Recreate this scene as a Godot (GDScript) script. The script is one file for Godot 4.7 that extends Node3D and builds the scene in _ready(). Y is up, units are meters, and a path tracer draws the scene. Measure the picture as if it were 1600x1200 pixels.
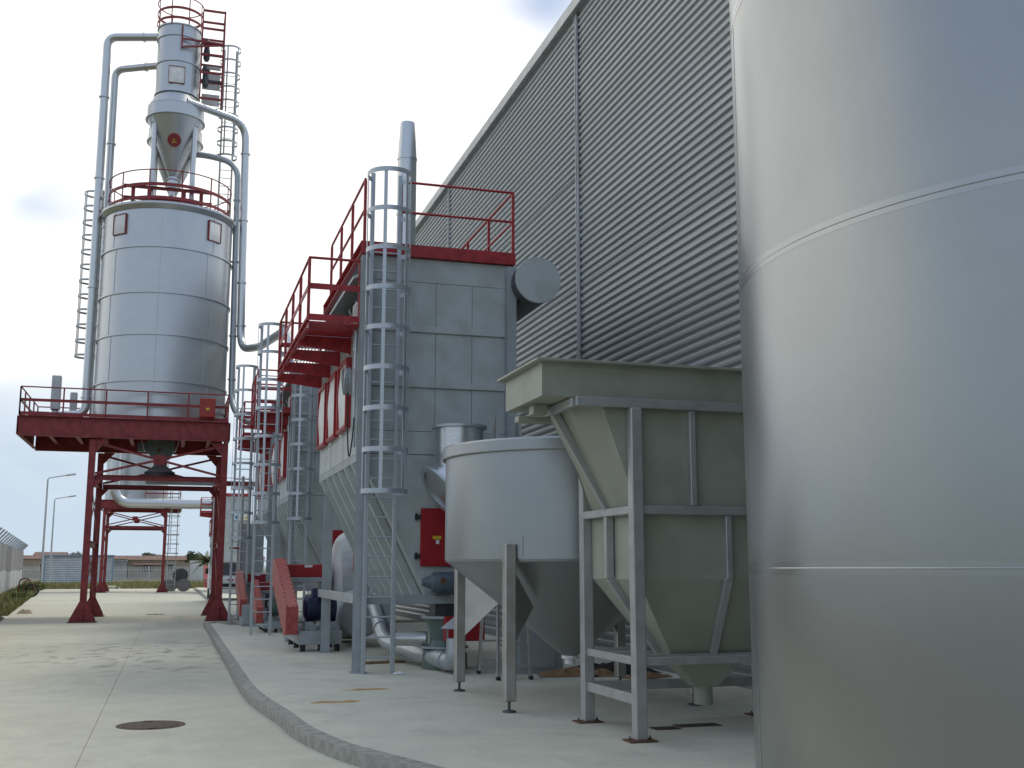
extends Node3D

# ------------------------------------------------------------------ mesh builder
class MB:
	var v := PackedVector3Array()
	var n := PackedVector3Array()
	var uv := PackedVector2Array()
	var ix := PackedInt32Array()
	var col := PackedColorArray()

	func vert(p: Vector3, nn: Vector3, t := Vector2.ZERO) -> int:
		v.append(p); n.append(nn); uv.append(t)
		return v.size() - 1

	func tri(a: int, b: int, c: int) -> void:
		var f := (v[b] - v[a]).cross(v[c] - v[a])
		if f.dot(n[a] + n[b] + n[c]) > 0.0:
			ix.append(a); ix.append(c); ix.append(b)
		else:
			ix.append(a); ix.append(b); ix.append(c)

	func quad(a: Vector3, b: Vector3, c: Vector3, d: Vector3, out: Vector3) -> void:
		var nn := (b - a).cross(c - a)
		if nn.length_squared() < 1e-14:
			nn = (c - a).cross(d - a)
		nn = nn.normalized()
		if nn.dot(out) < 0.0:
			nn = -nn
		var w := (b - a).length()
		var h := (d - a).length()
		var i := vert(a, nn, Vector2(0, 0))
		vert(b, nn, Vector2(w, 0)); vert(c, nn, Vector2(w, h)); vert(d, nn, Vector2(0, h))
		tri(i, i + 1, i + 2); tri(i, i + 2, i + 3)

	func tri3(a: Vector3, b: Vector3, c: Vector3, out: Vector3) -> void:
		var nn := (b - a).cross(c - a).normalized()
		if nn.dot(out) < 0.0:
			nn = -nn
		var i := vert(a, nn); vert(b, nn); vert(c, nn)
		tri(i, i + 1, i + 2)

	# box with chamfered edges (ch = 0: plain)
	func box(c: Vector3, s: Vector3, ch := 0.0, bs := Basis.IDENTITY) -> void:
		var h := s * 0.5
		ch = minf(ch, minf(h.x, minf(h.y, h.z)) * 0.6)
		for ax in 3:
			for sg in [-1.0, 1.0]:
				var o := Vector3.ZERO; o[ax] = sg
				var b1 := (ax + 1) % 3
				var b2 := (ax + 2) % 3
				var q := []
				for k in [[-1, -1], [1, -1], [1, 1], [-1, 1]]:
					var p := Vector3.ZERO
					p[ax] = sg * h[ax]; p[b1] = k[0] * (h[b1] - ch); p[b2] = k[1] * (h[b2] - ch)
					q.append(c + bs * p)
				quad(q[0], q[1], q[2], q[3], bs * o)
		if ch <= 0.0:
			return
		for ax in 3:
			var b1 := (ax + 1) % 3
			var b2 := (ax + 2) % 3
			for s1 in [-1.0, 1.0]:
				for s2 in [-1.0, 1.0]:
					var q := []
					for k in [[-1.0, 0], [1.0, 0], [1.0, 1], [-1.0, 1]]:
						var p := Vector3.ZERO
						p[ax] = k[0] * (h[ax] - ch)
						p[b1] = s1 * (h[b1] - (ch if k[1] == 0 else 0.0))
						p[b2] = s2 * (h[b2] - (0.0 if k[1] == 0 else ch))
						q.append(c + bs * p)
					var o := Vector3.ZERO; o[b1] = s1; o[b2] = s2
					quad(q[0], q[1], q[2], q[3], bs * o)
		for sx in [-1.0, 1.0]:
			for sy in [-1.0, 1.0]:
				for sz in [-1.0, 1.0]:
					var g := Vector3(sx, sy, sz)
					tri3(c + bs * (g * Vector3(h.x, h.y - ch, h.z - ch)), c + bs * (g * Vector3(h.x - ch, h.y, h.z - ch)), c + bs * (g * Vector3(h.x - ch, h.y - ch, h.z)), bs * g)

	# box spanning two corners
	func span(a: Vector3, b: Vector3, ch := 0.0) -> void:
		box((a + b) * 0.5, (b - a).abs(), ch)

	func frame(d: Vector3, up: Vector3) -> Basis:
		var z := d.normalized()
		if absf(z.dot(up)) > 0.98:
			up = Vector3(1, 0, 0) if absf(z.x) < 0.9 else Vector3(0, 0, 1)
		var x := up.cross(z).normalized()
		return Basis(x, z.cross(x).normalized(), z)

	# bar of w (sideways) by h (along up) from p to q
	func bar(p: Vector3, q: Vector3, w: float, h: float, up := Vector3.UP, ch := 0.0) -> void:
		box((p + q) * 0.5, Vector3(w, h, (q - p).length()), ch, frame(q - p, up))

	# H section: flanges above and below along up, w wide, h deep
	func ibeam(p: Vector3, q: Vector3, w: float, h: float, up := Vector3.UP, t := 0.014) -> void:
		var b := frame(q - p, up)
		var l := (q - p).length()
		var c := (p + q) * 0.5
		box(c + b.y * (h * 0.5 - t * 0.5), Vector3(w, t, l), 0.0, b)
		box(c - b.y * (h * 0.5 - t * 0.5), Vector3(w, t, l), 0.0, b)
		box(c, Vector3(t * 0.8, h - 2 * t, l), 0.0, b)

	# U section, open towards +x of its frame
	func channel(p: Vector3, q: Vector3, w: float, h: float, up := Vector3.UP, t := 0.012, side := 1.0) -> void:
		var b := frame(q - p, up)
		var l := (q - p).length()
		var c := (p + q) * 0.5
		box(c + b.y * (h * 0.5 - t * 0.5), Vector3(w, t, l), 0.0, b)
		box(c - b.y * (h * 0.5 - t * 0.5), Vector3(w, t, l), 0.0, b)
		box(c - b.x * side * (w * 0.5 - t * 0.5), Vector3(t, h - 2 * t, l), 0.0, b)

	# round tube along points
	func tube(pts: PackedVector3Array, r: float, seg := 12, caps := true, r2 := -1.0, closed := false) -> void:
		if r2 < 0.0:
			r2 = r
		var m := pts.size()
		var up := Vector3.UP
		var first := (pts[1] - pts[0]).normalized()
		if absf(first.dot(up)) > 0.9:
			up = Vector3(0, 0, 1)
		var x := up.cross(first).normalized()
		var start := v.size()
		for i in m:
			var d: Vector3
			if closed:
				d = (pts[(i + 1) % m] - pts[(i - 1 + m) % m]).normalized()
			elif i == 0:
				d = first
			elif i == m - 1:
				d = (pts[i] - pts[i - 1]).normalized()
			else:
				d = ((pts[i + 1] - pts[i]).normalized() + (pts[i] - pts[i - 1]).normalized()).normalized()
			x = (x - d * x.dot(d)).normalized()
			var y := d.cross(x)
			var rr := lerpf(r, r2, float(i) / maxf(1.0, m - 1))
			for k in seg + 1:
				var a := TAU * k / seg
				var o := x * cos(a) + y * sin(a)
				vert(pts[i] + o * rr, o, Vector2(float(k) / seg, float(i)))
		var rows := m if closed else m - 1
		for i in rows:
			for k in seg:
				var a := start + i * (seg + 1) + k
				var b := start + ((i + 1) % m) * (seg + 1) + k
				tri(a, a + 1, b + 1); tri(a, b + 1, b)
		if caps and not closed:
			for e in [0, m - 1]:
				var d: Vector3 = (pts[0] - pts[1]).normalized() if e == 0 else (pts[m - 1] - pts[m - 2]).normalized()
				var c := vert(pts[e], d)
				var base := v.size()
				for k in seg + 1:
					vert(v[start + e * (seg + 1) + k], d)
				for k in seg:
					tri(c, base + k, base + k + 1)

	# lathe: profile of (radius, height) turned round an axis; flat along the profile, smooth round
	func lathe(prof: Array, seg := 32, a0 := 0.0, a1 := TAU, at := Vector3.ZERO, bs := Basis.IDENTITY) -> void:
		for j in prof.size() - 1:
			var p: Vector2 = prof[j]
			var q: Vector2 = prof[j + 1]
			var d := q - p
			if d.length() < 1e-6:
				continue
			var nn := Vector2(d.y, -d.x).normalized()
			var s := v.size()
			for k in seg + 1:
				var a := lerpf(a0, a1, float(k) / seg)
				var e := Vector3(sin(a), 0, cos(a))
				var o := bs * (e * nn.x + Vector3.UP * nn.y)
				vert(at + bs * (e * p.x + Vector3.UP * p.y), o, Vector2(a * 2.0, p.y))
				vert(at + bs * (e * q.x + Vector3.UP * q.y), o, Vector2(a * 2.0, q.y))
			for k in seg:
				var i := s + k * 2
				if p.x > 1e-5:
					tri(i, i + 1, i + 2)
				if q.x > 1e-5:
					tri(i + 1, i + 3, i + 2)

	func ring(r0: float, r1: float, y0: float, y1: float, seg := 32, a0 := 0.0, a1 := TAU, at := Vector3.ZERO, bs := Basis.IDENTITY) -> void:
		lathe([Vector2(r0, y0), Vector2(r1, y0), Vector2(r1, y1), Vector2(r0, y1), Vector2(r0, y0)], seg, a0, a1, at, bs)
		if absf(a1 - a0) < TAU - 0.001:
			for a in [a0, a1]:
				var e: Vector3 = Vector3(sin(a), 0, cos(a))
				var o: Vector3 = Vector3(cos(a), 0, -sin(a)) * (-1.0 if a == a0 else 1.0)
				quad(at + bs * (e * r0 + Vector3.UP * y0), at + bs * (e * r1 + Vector3.UP * y0), at + bs * (e * r1 + Vector3.UP * y1), at + bs * (e * r0 + Vector3.UP * y1), bs * o)

	# polygon (in local x, y) extruded from z = 0 to z = depth
	func prism(poly: PackedVector2Array, depth: float, at := Vector3.ZERO, bs := Basis.IDENTITY) -> void:
		var t := Geometry2D.triangulate_polygon(poly)
		for f in [0.0, depth]:
			var o: Vector3 = bs * Vector3(0, 0, -1.0 if f == 0.0 else 1.0) * signf(depth)
			var s := v.size()
			for p in poly:
				vert(at + bs * Vector3(p.x, p.y, f), o, p)
			for i in range(0, t.size(), 3):
				tri(s + t[i], s + t[i + 1], s + t[i + 2])
		var m := poly.size()
		var c := Vector2.ZERO
		var area := 0.0
		for i in m:
			area += poly[i].cross(poly[(i + 1) % m])
		for i in m:
			var p := poly[i]
			var q := poly[(i + 1) % m]
			var d := (q - p)
			var o := Vector2(d.y, -d.x) * signf(area)
			quad(at + bs * Vector3(p.x, p.y, 0), at + bs * Vector3(q.x, q.y, 0), at + bs * Vector3(q.x, q.y, depth), at + bs * Vector3(p.x, p.y, depth), bs * Vector3(o.x, o.y, 0))

	func mesh() -> ArrayMesh:
		var a := []
		a.resize(Mesh.ARRAY_MAX)
		a[Mesh.ARRAY_VERTEX] = v
		a[Mesh.ARRAY_NORMAL] = n
		a[Mesh.ARRAY_TEX_UV] = uv
		a[Mesh.ARRAY_INDEX] = ix
		if col.size() == v.size():
			a[Mesh.ARRAY_COLOR] = col
		var m := ArrayMesh.new()
		m.add_surface_from_arrays(Mesh.PRIMITIVE_TRIANGLES, a)
		return m

# ------------------------------------------------------------------ scene helpers
var M := {}
var taken := {}
var rng := RandomNumberGenerator.new()

func numbered(par: Node, called: String) -> String:
	var key := str(par.get_instance_id()) + called
	var k: int = taken.get(key, 0)
	taken[key] = k + 1
	return called if k == 0 else "%s_%03d" % [called, k]

func thing(called: String, label: String, category: String, group := "", at := Vector3.ZERO) -> Node3D:
	var o := Node3D.new()
	o.name = numbered(self, called)
	add_child(o)
	o.position = at
	tag(o, label, category, group)
	return o

func tag(o: Node, label: String, category: String, group := "") -> void:
	o.set_meta("label", label)
	o.set_meta("category", category)
	if group != "":
		o.set_meta("group", group)

func part(par: Node, called: String, b, m: Material, at := Vector3.ZERO, bs := Basis.IDENTITY) -> MeshInstance3D:
	var o := MeshInstance3D.new()
	o.name = numbered(par, called)
	o.mesh = b.mesh() if b is MB else b
	o.material_override = m
	o.transform = Transform3D(bs, at)
	par.add_child(o)
	return o

func structure(called: String, b, m: Material) -> MeshInstance3D:
	var o := part(self, called, b, m)
	o.set_meta("kind", "structure")
	return o

func lin(r: float, g: float, b: float) -> Color:
	return Color(r, g, b).linear_to_srgb()

func noise_image(size: int, sd: int, freq: float, type := FastNoiseLite.TYPE_SIMPLEX_SMOOTH, oct := 4) -> Image:
	var f := FastNoiseLite.new()
	f.seed = sd; f.frequency = freq; f.noise_type = type; f.fractal_octaves = oct
	var im := f.get_seamless_image(size, size)
	im.convert(Image.FORMAT_L8)
	return im

# colour texture: base colour times a mottle between lo and hi
func mottle(size: int, sd: int, freq: float, lo: float, hi: float, stretch := 1, grain := 0.0, tint := Color(1, 1, 1)) -> ImageTexture:
	var im := noise_image(size, sd, freq)
	var gr := noise_image(size, sd + 7, 0.35, FastNoiseLite.TYPE_VALUE, 1)
	var out := Image.create(size, size, true, Image.FORMAT_RGB8)
	for y in size:
		for x in size:
			var a := im.get_pixel(x, (y / stretch) % size).r
			var s := lerpf(lo, hi, smoothstep(0.15, 0.85, a)) + (gr.get_pixel(x, y).r - 0.5) * grain
			var c := Color(1, 1, 1).lerp(tint, 1.0 - smoothstep(0.2, 0.6, a))
			out.set_pixel(x, y, Color(s * c.r, s * c.g, s * c.b))
	out.generate_mipmaps()
	return ImageTexture.create_from_image(out)

func normal_tex(im: Image, strength: float) -> ImageTexture:
	var c: Image = im.duplicate()
	c.convert(Image.FORMAT_RGBA8)
	c.bump_map_to_normal_map(strength)
	return ImageTexture.create_from_image(c)

func mat(called: String, c: Color, rough: float, metal := 0.0, tex: Texture2D = null, scale := 1.0, nrm: Texture2D = null, nstr := 0.3, rtex: Texture2D = null) -> StandardMaterial3D:
	var m := StandardMaterial3D.new()
	m.resource_name = called
	m.albedo_color = c
	m.roughness = rough
	m.metallic = metal
	m.metallic_specular = 0.5
	if tex or nrm or rtex:
		m.uv1_triplanar = true
		m.uv1_world_triplanar = true
		m.uv1_scale = Vector3.ONE * scale
		if tex:
			m.albedo_texture = tex
		if nrm:
			m.normal_enabled = true
			m.normal_texture = nrm
			m.normal_scale = nstr
		if rtex:
			m.roughness_texture = rtex
	M[called] = m
	return m

func curve(pts: Array, r: float, k := 6) -> PackedVector3Array:
	# polyline with rounded corners of radius r
	var out := PackedVector3Array()
	for i in pts.size():
		var p: Vector3 = pts[i]
		if i == 0 or i == pts.size() - 1:
			out.append(p)
			continue
		var a: Vector3 = (pts[i - 1] - p).normalized()
		var b: Vector3 = (pts[i + 1] - p).normalized()
		var rr := minf(r, minf((pts[i - 1] - p).length(), (pts[i + 1] - p).length()) * 0.49)
		var s := p + a * rr
		var e := p + b * rr
		for j in k + 1:
			var t := float(j) / k
			out.append(s.lerp(p, t).lerp(p.lerp(e, t), t))
	return out

# ------------------------------------------------------------------ sky
func make_sky() -> ImageTexture:
	var w := 1024
	var h := 512
	var f := FastNoiseLite.new()
	f.seed = 11; f.frequency = 0.55; f.fractal_octaves = 5; f.noise_type = FastNoiseLite.TYPE_SIMPLEX_SMOOTH
	var g := FastNoiseLite.new()
	g.seed = 5; g.frequency = 1.6; g.fractal_octaves = 4; g.noise_type = FastNoiseLite.TYPE_SIMPLEX_SMOOTH
	var gaps := [[-0.12, 0.315, 0.06, 0.035], [0.325, 0.50, 0.05, 0.04], [-0.2, 0.12, 0.12, 0.03]]     # breaks in the cloud: azimuth, height, half width, half height
	var im := Image.create(w, h, false, Image.FORMAT_RGBF)
	for y in h:
		var el := (0.5 - (y + 0.5) / h) * PI
		var sy := sin(el)
		for x in w:
			var az := wrapf((x + 0.5) / w * TAU, -PI, PI)     # column 0 looks along -z
			var c := Color(0.30, 0.29, 0.26)
			if sy > -0.02:
				var d := Vector3(sin(az) * cos(el), sy, -cos(az) * cos(el))
				var k := 1.0 / (maxf(sy, 0.0) + 0.22)
				var p := Vector3(d.x * k, d.z * k, 0.0)
				var a := f.get_noise_3dv(p * 1.3) * 0.5 + 0.5
				var t := g.get_noise_3dv(p * 1.7 + Vector3(9, 4, 0)) * 0.5 + 0.5
				var cover := smoothstep(0.24, 0.46, a + 0.10 * (t - 0.5))
				# the bank of cloud lies ahead over the yard; it breaks up overhead and behind
				var bank := smoothstep(-0.15, 0.65, -d.z - 0.25 * d.x * 0.0 - 0.25 * maxf(sy - 0.5, 0.0))
				cover = lerpf(cover * 0.2, maxf(cover, 0.97), bank)
				for q in gaps:
					var u: float = (az - q[0]) / q[2]
					var e: float = (el - q[1]) / q[3]
					cover *= 1.0 - 0.8 * exp(-(u * u + e * e) * 0.8) * smoothstep(0.25, 0.6, t)
				cover *= smoothstep(0.05, 0.20, sy + 0.10 * (t - 0.55))
				var air := Color(0.61, 0.73, 0.85).lerp(Color(0.31, 0.45, 0.73), smoothstep(0.0, 0.55, sy))
				var cl := lerpf(1.14, 1.36, smoothstep(0.3, 0.75, t * 0.6 + a * 0.4))
				c = air.lerp(Color(cl, cl * 0.995, cl * 0.98), cover)
			im.set_pixel(x, y, c)
	return ImageTexture.create_from_image(im)

# ------------------------------------------------------------------ materials
func make_materials() -> void:
	var grain := noise_image(256, 3, 0.12, FastNoiseLite.TYPE_VALUE, 3)
	var fine := normal_tex(grain, 2.0)
	var wave := normal_tex(noise_image(256, 21, 0.012, FastNoiseLite.TYPE_SIMPLEX_SMOOTH, 2), 3.0)
	var spangle := mottle(256, 40, 0.06, 0.92, 1.03, 1, 0.05)
	var dusty := mottle(512, 50, 0.008, 0.95, 1.01, 1, 0.03, Color(0.99, 0.99, 0.98))
	var soft := mottle(512, 64, 0.01, 0.985, 1.004, 1, 0.012)
	var streak := mottle(512, 60, 0.02, 0.955, 1.01, 4, 0.02, Color(0.99, 0.99, 0.98))
	var worn := mottle(512, 70, 0.012, 0.87, 1.03, 1, 0.05, Color(1.0, 0.96, 0.94))
	var rbrush := mottle(512, 80, 0.006, 0.965, 1.01, 1, 0.02)
	mat("grey_paint", lin(0.485, 0.52, 0.51), 0.5, 0.0, dusty, 0.45, wave, 0.04)
	mat("grey_frame", lin(0.37, 0.40, 0.41), 0.5, 0.0, dusty, 0.6)
	mat("silo_grey", lin(0.52, 0.545, 0.555), 0.36, 0.75, soft, 0.35)
	mat("red_paint", lin(0.40, 0.028, 0.034), 0.45, 0.0, worn, 0.7)
	mat("red_oxide", lin(0.285, 0.038, 0.038), 0.55, 0.0, worn, 0.5)
	mat("red_door", lin(0.36, 0.014, 0.020), 0.35, 0.0, dusty, 0.8)
	mat("red_orange", lin(0.36, 0.035, 0.02), 0.4, 0.0, dusty, 0.8)
	mat("red_guard", lin(0.42, 0.075, 0.065), 0.42, 0.0, worn, 0.9)
	mat("galvanised", lin(0.50, 0.54, 0.57), 0.42, 0.65, spangle, 2.2)
	mat("bright_duct", lin(0.62, 0.64, 0.64), 0.30, 0.85, spangle, 1.6, wave, 0.12)
	mat("stainless", lin(0.335, 0.35, 0.343), 0.29, 0.95, soft, 0.3, wave, 0.010)
	mat("weld_band", lin(0.362, 0.377, 0.37), 0.24, 0.95, soft, 1.2)
	mat("satin_steel", lin(0.345, 0.365, 0.37), 0.36, 0.85, soft, 0.35)
	mat("steel_leg", lin(0.52, 0.51, 0.48), 0.40, 0.85, dusty, 0.8, fine, 0.04)
	mat("cladding", lin(0.335, 0.365, 0.372), 0.44, 0.5, soft, 0.10)
	mat("cladding_b", lin(0.327, 0.357, 0.364), 0.46, 0.5, soft, 0.13)
	mat("cladding_c", lin(0.343, 0.373, 0.380), 0.42, 0.5, soft, 0.09)
	mat("trim", lin(0.50, 0.52, 0.52), 0.42, 0.45, dusty, 0.4)
	mat("cream_paint", lin(0.335, 0.352, 0.285), 0.48, 0.0, dusty, 0.4, wave, 0.05)
	mat("hopper_frame", lin(0.45, 0.46, 0.45), 0.42, 0.45, dusty, 0.8)
	mat("vent_white", lin(0.84, 0.83, 0.79), 0.45, 0.0, dusty, 0.8)
	mat("black_rubber", lin(0.022, 0.022, 0.024), 0.7)
	mat("dark_gap", lin(0.06, 0.065, 0.07), 0.8)
	mat("dark_steel", lin(0.09, 0.10, 0.11), 0.45, 0.3, worn, 0.9)
	mat("motor_blue", lin(0.012, 0.018, 0.060), 0.42, 0.0, dusty, 1.5)
	mat("motor_green", lin(0.12, 0.17, 0.15), 0.45, 0.0, dusty, 1.5)
	mat("motor_grey", lin(0.085, 0.12, 0.145), 0.45, 0.0, dusty, 1.5)
	mat("label_yellow", lin(0.62, 0.47, 0.03), 0.5)
	mat("label_white", lin(0.78, 0.78, 0.78), 0.5)
	mat("label_blue", lin(0.03, 0.20, 0.42), 0.5)
	mat("label_black", lin(0.02, 0.02, 0.02), 0.5)
	mat("insulation_white", lin(0.62, 0.62, 0.59), 0.6, 0.0, dusty, 0.8)
	mat("wall_grey", lin(0.26, 0.26, 0.265), 0.85, 0.0, dusty, 0.25, fine, 0.3)
	mat("wall_white", lin(0.46, 0.48, 0.48), 0.8, 0.0, dusty, 0.25, fine, 0.3)
	mat("kerb", lin(0.35, 0.345, 0.30), 0.9, 0.0, mottle(512, 91, 0.02, 0.88, 1.05, 1, 0.08), 0.6)
	mat("iron_cover", lin(0.085, 0.055, 0.042), 0.7, 0.2, worn, 2.0, fine, 0.4)
	mat("rusty", lin(0.16, 0.075, 0.035), 0.8, 0.0, worn, 2.0)
	mat("cardboard", lin(0.30, 0.19, 0.10), 0.85, 0.0, worn, 1.2)
	mat("tarp_dark", lin(0.035, 0.032, 0.03), 0.7, 0.0, dusty, 1.0)
	mat("litter_white", lin(0.75, 0.75, 0.74), 0.7)
	mat("aluminium", lin(0.62, 0.63, 0.62), 0.35, 0.8, dusty, 0.9)
	mat("house_tan", lin(0.40, 0.33, 0.24), 0.9, 0.0, dusty, 0.1)
	mat("house_grey", lin(0.30, 0.30, 0.29), 0.9, 0.0, dusty, 0.1)
	mat("house_white", lin(0.70, 0.70, 0.67), 0.9, 0.0, dusty, 0.1)
	mat("terracotta", lin(0.21, 0.13, 0.10), 0.9, 0.0, worn, 0.2)
	mat("window_dark", lin(0.03, 0.033, 0.036), 0.15)
	mat("shed_white", lin(0.66, 0.68, 0.70), 0.45, 0.2, dusty, 0.2)
	mat("shed_blue", lin(0.25, 0.33, 0.42), 0.5)
	mat("soil", lin(0.20, 0.165, 0.11), 0.95, 0.0, mottle(512, 95, 0.02, 0.7, 1.15, 1, 0.2), 0.2, fine, 0.6)
	mat("field", lin(0.20, 0.19, 0.085), 0.95, 0.0, mottle(512, 96, 0.015, 0.6, 1.2, 1, 0.2, Color(1.0, 0.86, 0.6)), 0.06, fine, 0.6)
	mat("drum_grey", lin(0.22, 0.23, 0.24), 0.6, 0.2, worn, 1.0)
	mat("pale_plastic", lin(0.70, 0.70, 0.66), 0.5)
	mat("bark", lin(0.12, 0.085, 0.055), 0.9, 0.0, worn, 1.5, fine, 0.6)
	var leaf := StandardMaterial3D.new()
	leaf.vertex_color_use_as_albedo = true
	leaf.roughness = 0.7
	leaf.backlight_enabled = true
	leaf.backlight = Color(0.12, 0.16, 0.05)
	M["leaf"] = leaf
	# concrete of the yard: cloudy cement tone, aggregate grain, tyre scuffs
	M["concrete"] = concrete(17, lin(0.515, 0.505, 0.41), true)
	M["pavement"] = concrete(29, lin(0.58, 0.575, 0.475), false)

const CW := 32.0      # the concrete picture covers 32 m by 96 m
const CL := 96.0
func concrete(sd: int, base: Color, scuffs: bool) -> StandardMaterial3D:
	var w := 1024
	var h := 2048
	var n1 := FastNoiseLite.new(); n1.seed = sd; n1.frequency = 0.11; n1.fractal_octaves = 4
	var n2 := FastNoiseLite.new(); n2.seed = sd + 1; n2.frequency = 1.4; n2.fractal_octaves = 3
	var n3 := FastNoiseLite.new(); n3.seed = sd + 2; n3.frequency = 0.9; n3.fractal_octaves = 4
	var grain := RandomNumberGenerator.new()
	grain.seed = sd
	var im := Image.create(w, h, true, Image.FORMAT_RGB8)
	for y in h:
		var wz := -CL + (y + 0.5) / h * CL + 6.0
		for x in w:
			var wx := (x + 0.5) / w * CW - 16.0
			var s := 1.0 + 0.055 * n1.get_noise_2d(wx, wz) + 0.04 * n2.get_noise_2d(wx, wz)
			var c := base * (s + (grain.randf() - 0.5) * 0.035)
			if scuffs and wz < -9.0:
				# rubber smears left across the lane by turning vehicles
				var a := n3.get_noise_2d(wx * 2.0 + wz * 0.3, wz * 1.3)
				var b := n1.get_noise_2d(wx * 0.7 + 40.0, wz * 0.6)
				var near := exp(-pow((wz + 20.5) / 4.2, 2)) * exp(-pow((wx + 1.0) / 2.6, 2))
				var k := smoothstep(0.05, 0.5, a) * smoothstep(-0.1, 0.35, b * 0.6 + 0.40 * near - 0.2)
				c = c.lerp(Color(0.40, 0.395, 0.38), k * 0.5)
			elif not scuffs:
				for q in [[1.86, -12.95, 0.30, 0.10], [2.42, -14.15, 0.30, 0.13]]:
					var dx: float = (wx - q[0]) / q[2] + 0.5 * n3.get_noise_2d(wx * 3.0, wz * 3.0)
					var dz: float = (wz - q[1]) / q[3] + 0.8 * n2.get_noise_2d(wx * 2.0, wz * 2.0)
					c = c.lerp(Color(0.62, 0.44, 0.20), 0.75 * smoothstep(1.3, 0.3, dx * dx + dz * dz))
				var o := n3.get_noise_2d(wx * 0.8 + 70.0, wz * 0.8)
				c = c.lerp(Color(0.47, 0.47, 0.44), 0.10 * smoothstep(0.30, 0.55, o))
			im.set_pixel(x, y, c)
	im.generate_mipmaps()
	var m := StandardMaterial3D.new()
	m.albedo_texture = ImageTexture.create_from_image(im)
	m.roughness = 0.9
	m.metallic_specular = 0.35
	m.detail_enabled = true
	m.detail_blend_mode = BaseMaterial3D.BLEND_MODE_MUL
	m.detail_uv_layer = BaseMaterial3D.DETAIL_UV_1
	m.detail_enabled = false
	return m

func cuv(p: Vector3) -> Vector2:
	return Vector2((p.x + 16.0) / CW, (p.z - 6.0 + CL) / CL)

func slab(poly: PackedVector2Array, y: float, thick: float) -> MB:
	# poly in (x, z)
	var b := MB.new()
	b.prism(poly, thick, Vector3(0, y, 0), Basis(Vector3(1, 0, 0), Vector3(0, 0, 1), Vector3(0, -1, 0)))
	for i in b.v.size():
		b.uv[i] = cuv(b.v[i])
	return b

# ------------------------------------------------------------------ ready
func _ready() -> void:
	rng.seed = 4
	var cam := Camera3D.new()
	cam.name = "camera"
	cam.position = Vector3(0, 1.6, 0)
	cam.rotation_degrees = Vector3(9.398, -16.87, 0)
	cam.fov = 38.05
	cam.near = 0.05
	cam.far = 1500.0
	add_child(cam)
	cam.current = true
	var env := Environment.new()
	var sky := Sky.new()
	var pm := PanoramaSkyMaterial.new()
	pm.panorama = make_sky()
	sky.sky_material = pm
	env.background_mode = Environment.BG_SKY
	env.sky = sky
	env.tonemap_mode = Environment.TONE_MAPPER_LINEAR
	env.tonemap_exposure = 1.0
	env.sdfgi_enabled = true
	env.ssao_enabled = true
	env.ssil_enabled = true
	var we := WorldEnvironment.new()
	we.name = "world_environment"
	we.environment = env
	add_child(we)
	var sun := DirectionalLight3D.new()
	sun.name = "sun"
	sun.light_energy = 0.45
	sun.light_color = Color(1.0, 0.96, 0.88)
	sun.light_angular_distance = 18.0
	sun.shadow_enabled = true
	add_child(sun)
	sun.look_at_from_position(Vector3(10, 17, -2), Vector3.ZERO)
	make_materials()
	build_ground()
	build_warehouse()
	build_silos()
	build_units()
	build_round_tank()
	build_box_hopper()
	build_near_tank()
	build_fans()
	build_small()
	build_background()
	print("built")

# ------------------------------------------------------------------ ground
const KERB := [[3.4, 6.0], [2.75, 0.0], [2.6, -4.0], [2.45, -6.4], [2.15, -7.7], [1.80, -8.75], [1.44, -9.8], [1.22, -11.0], [1.14, -12.2], [1.03, -13.4], [0.96, -14.75], [0.95, -17.0], [0.96, -19.4], [0.97, -25.5], [0.98, -31.6], [1.08, -32.3], [1.40, -32.75], [1.85, -33.0], [1.9, -60.0], [1.9, -92.0]]

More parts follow.
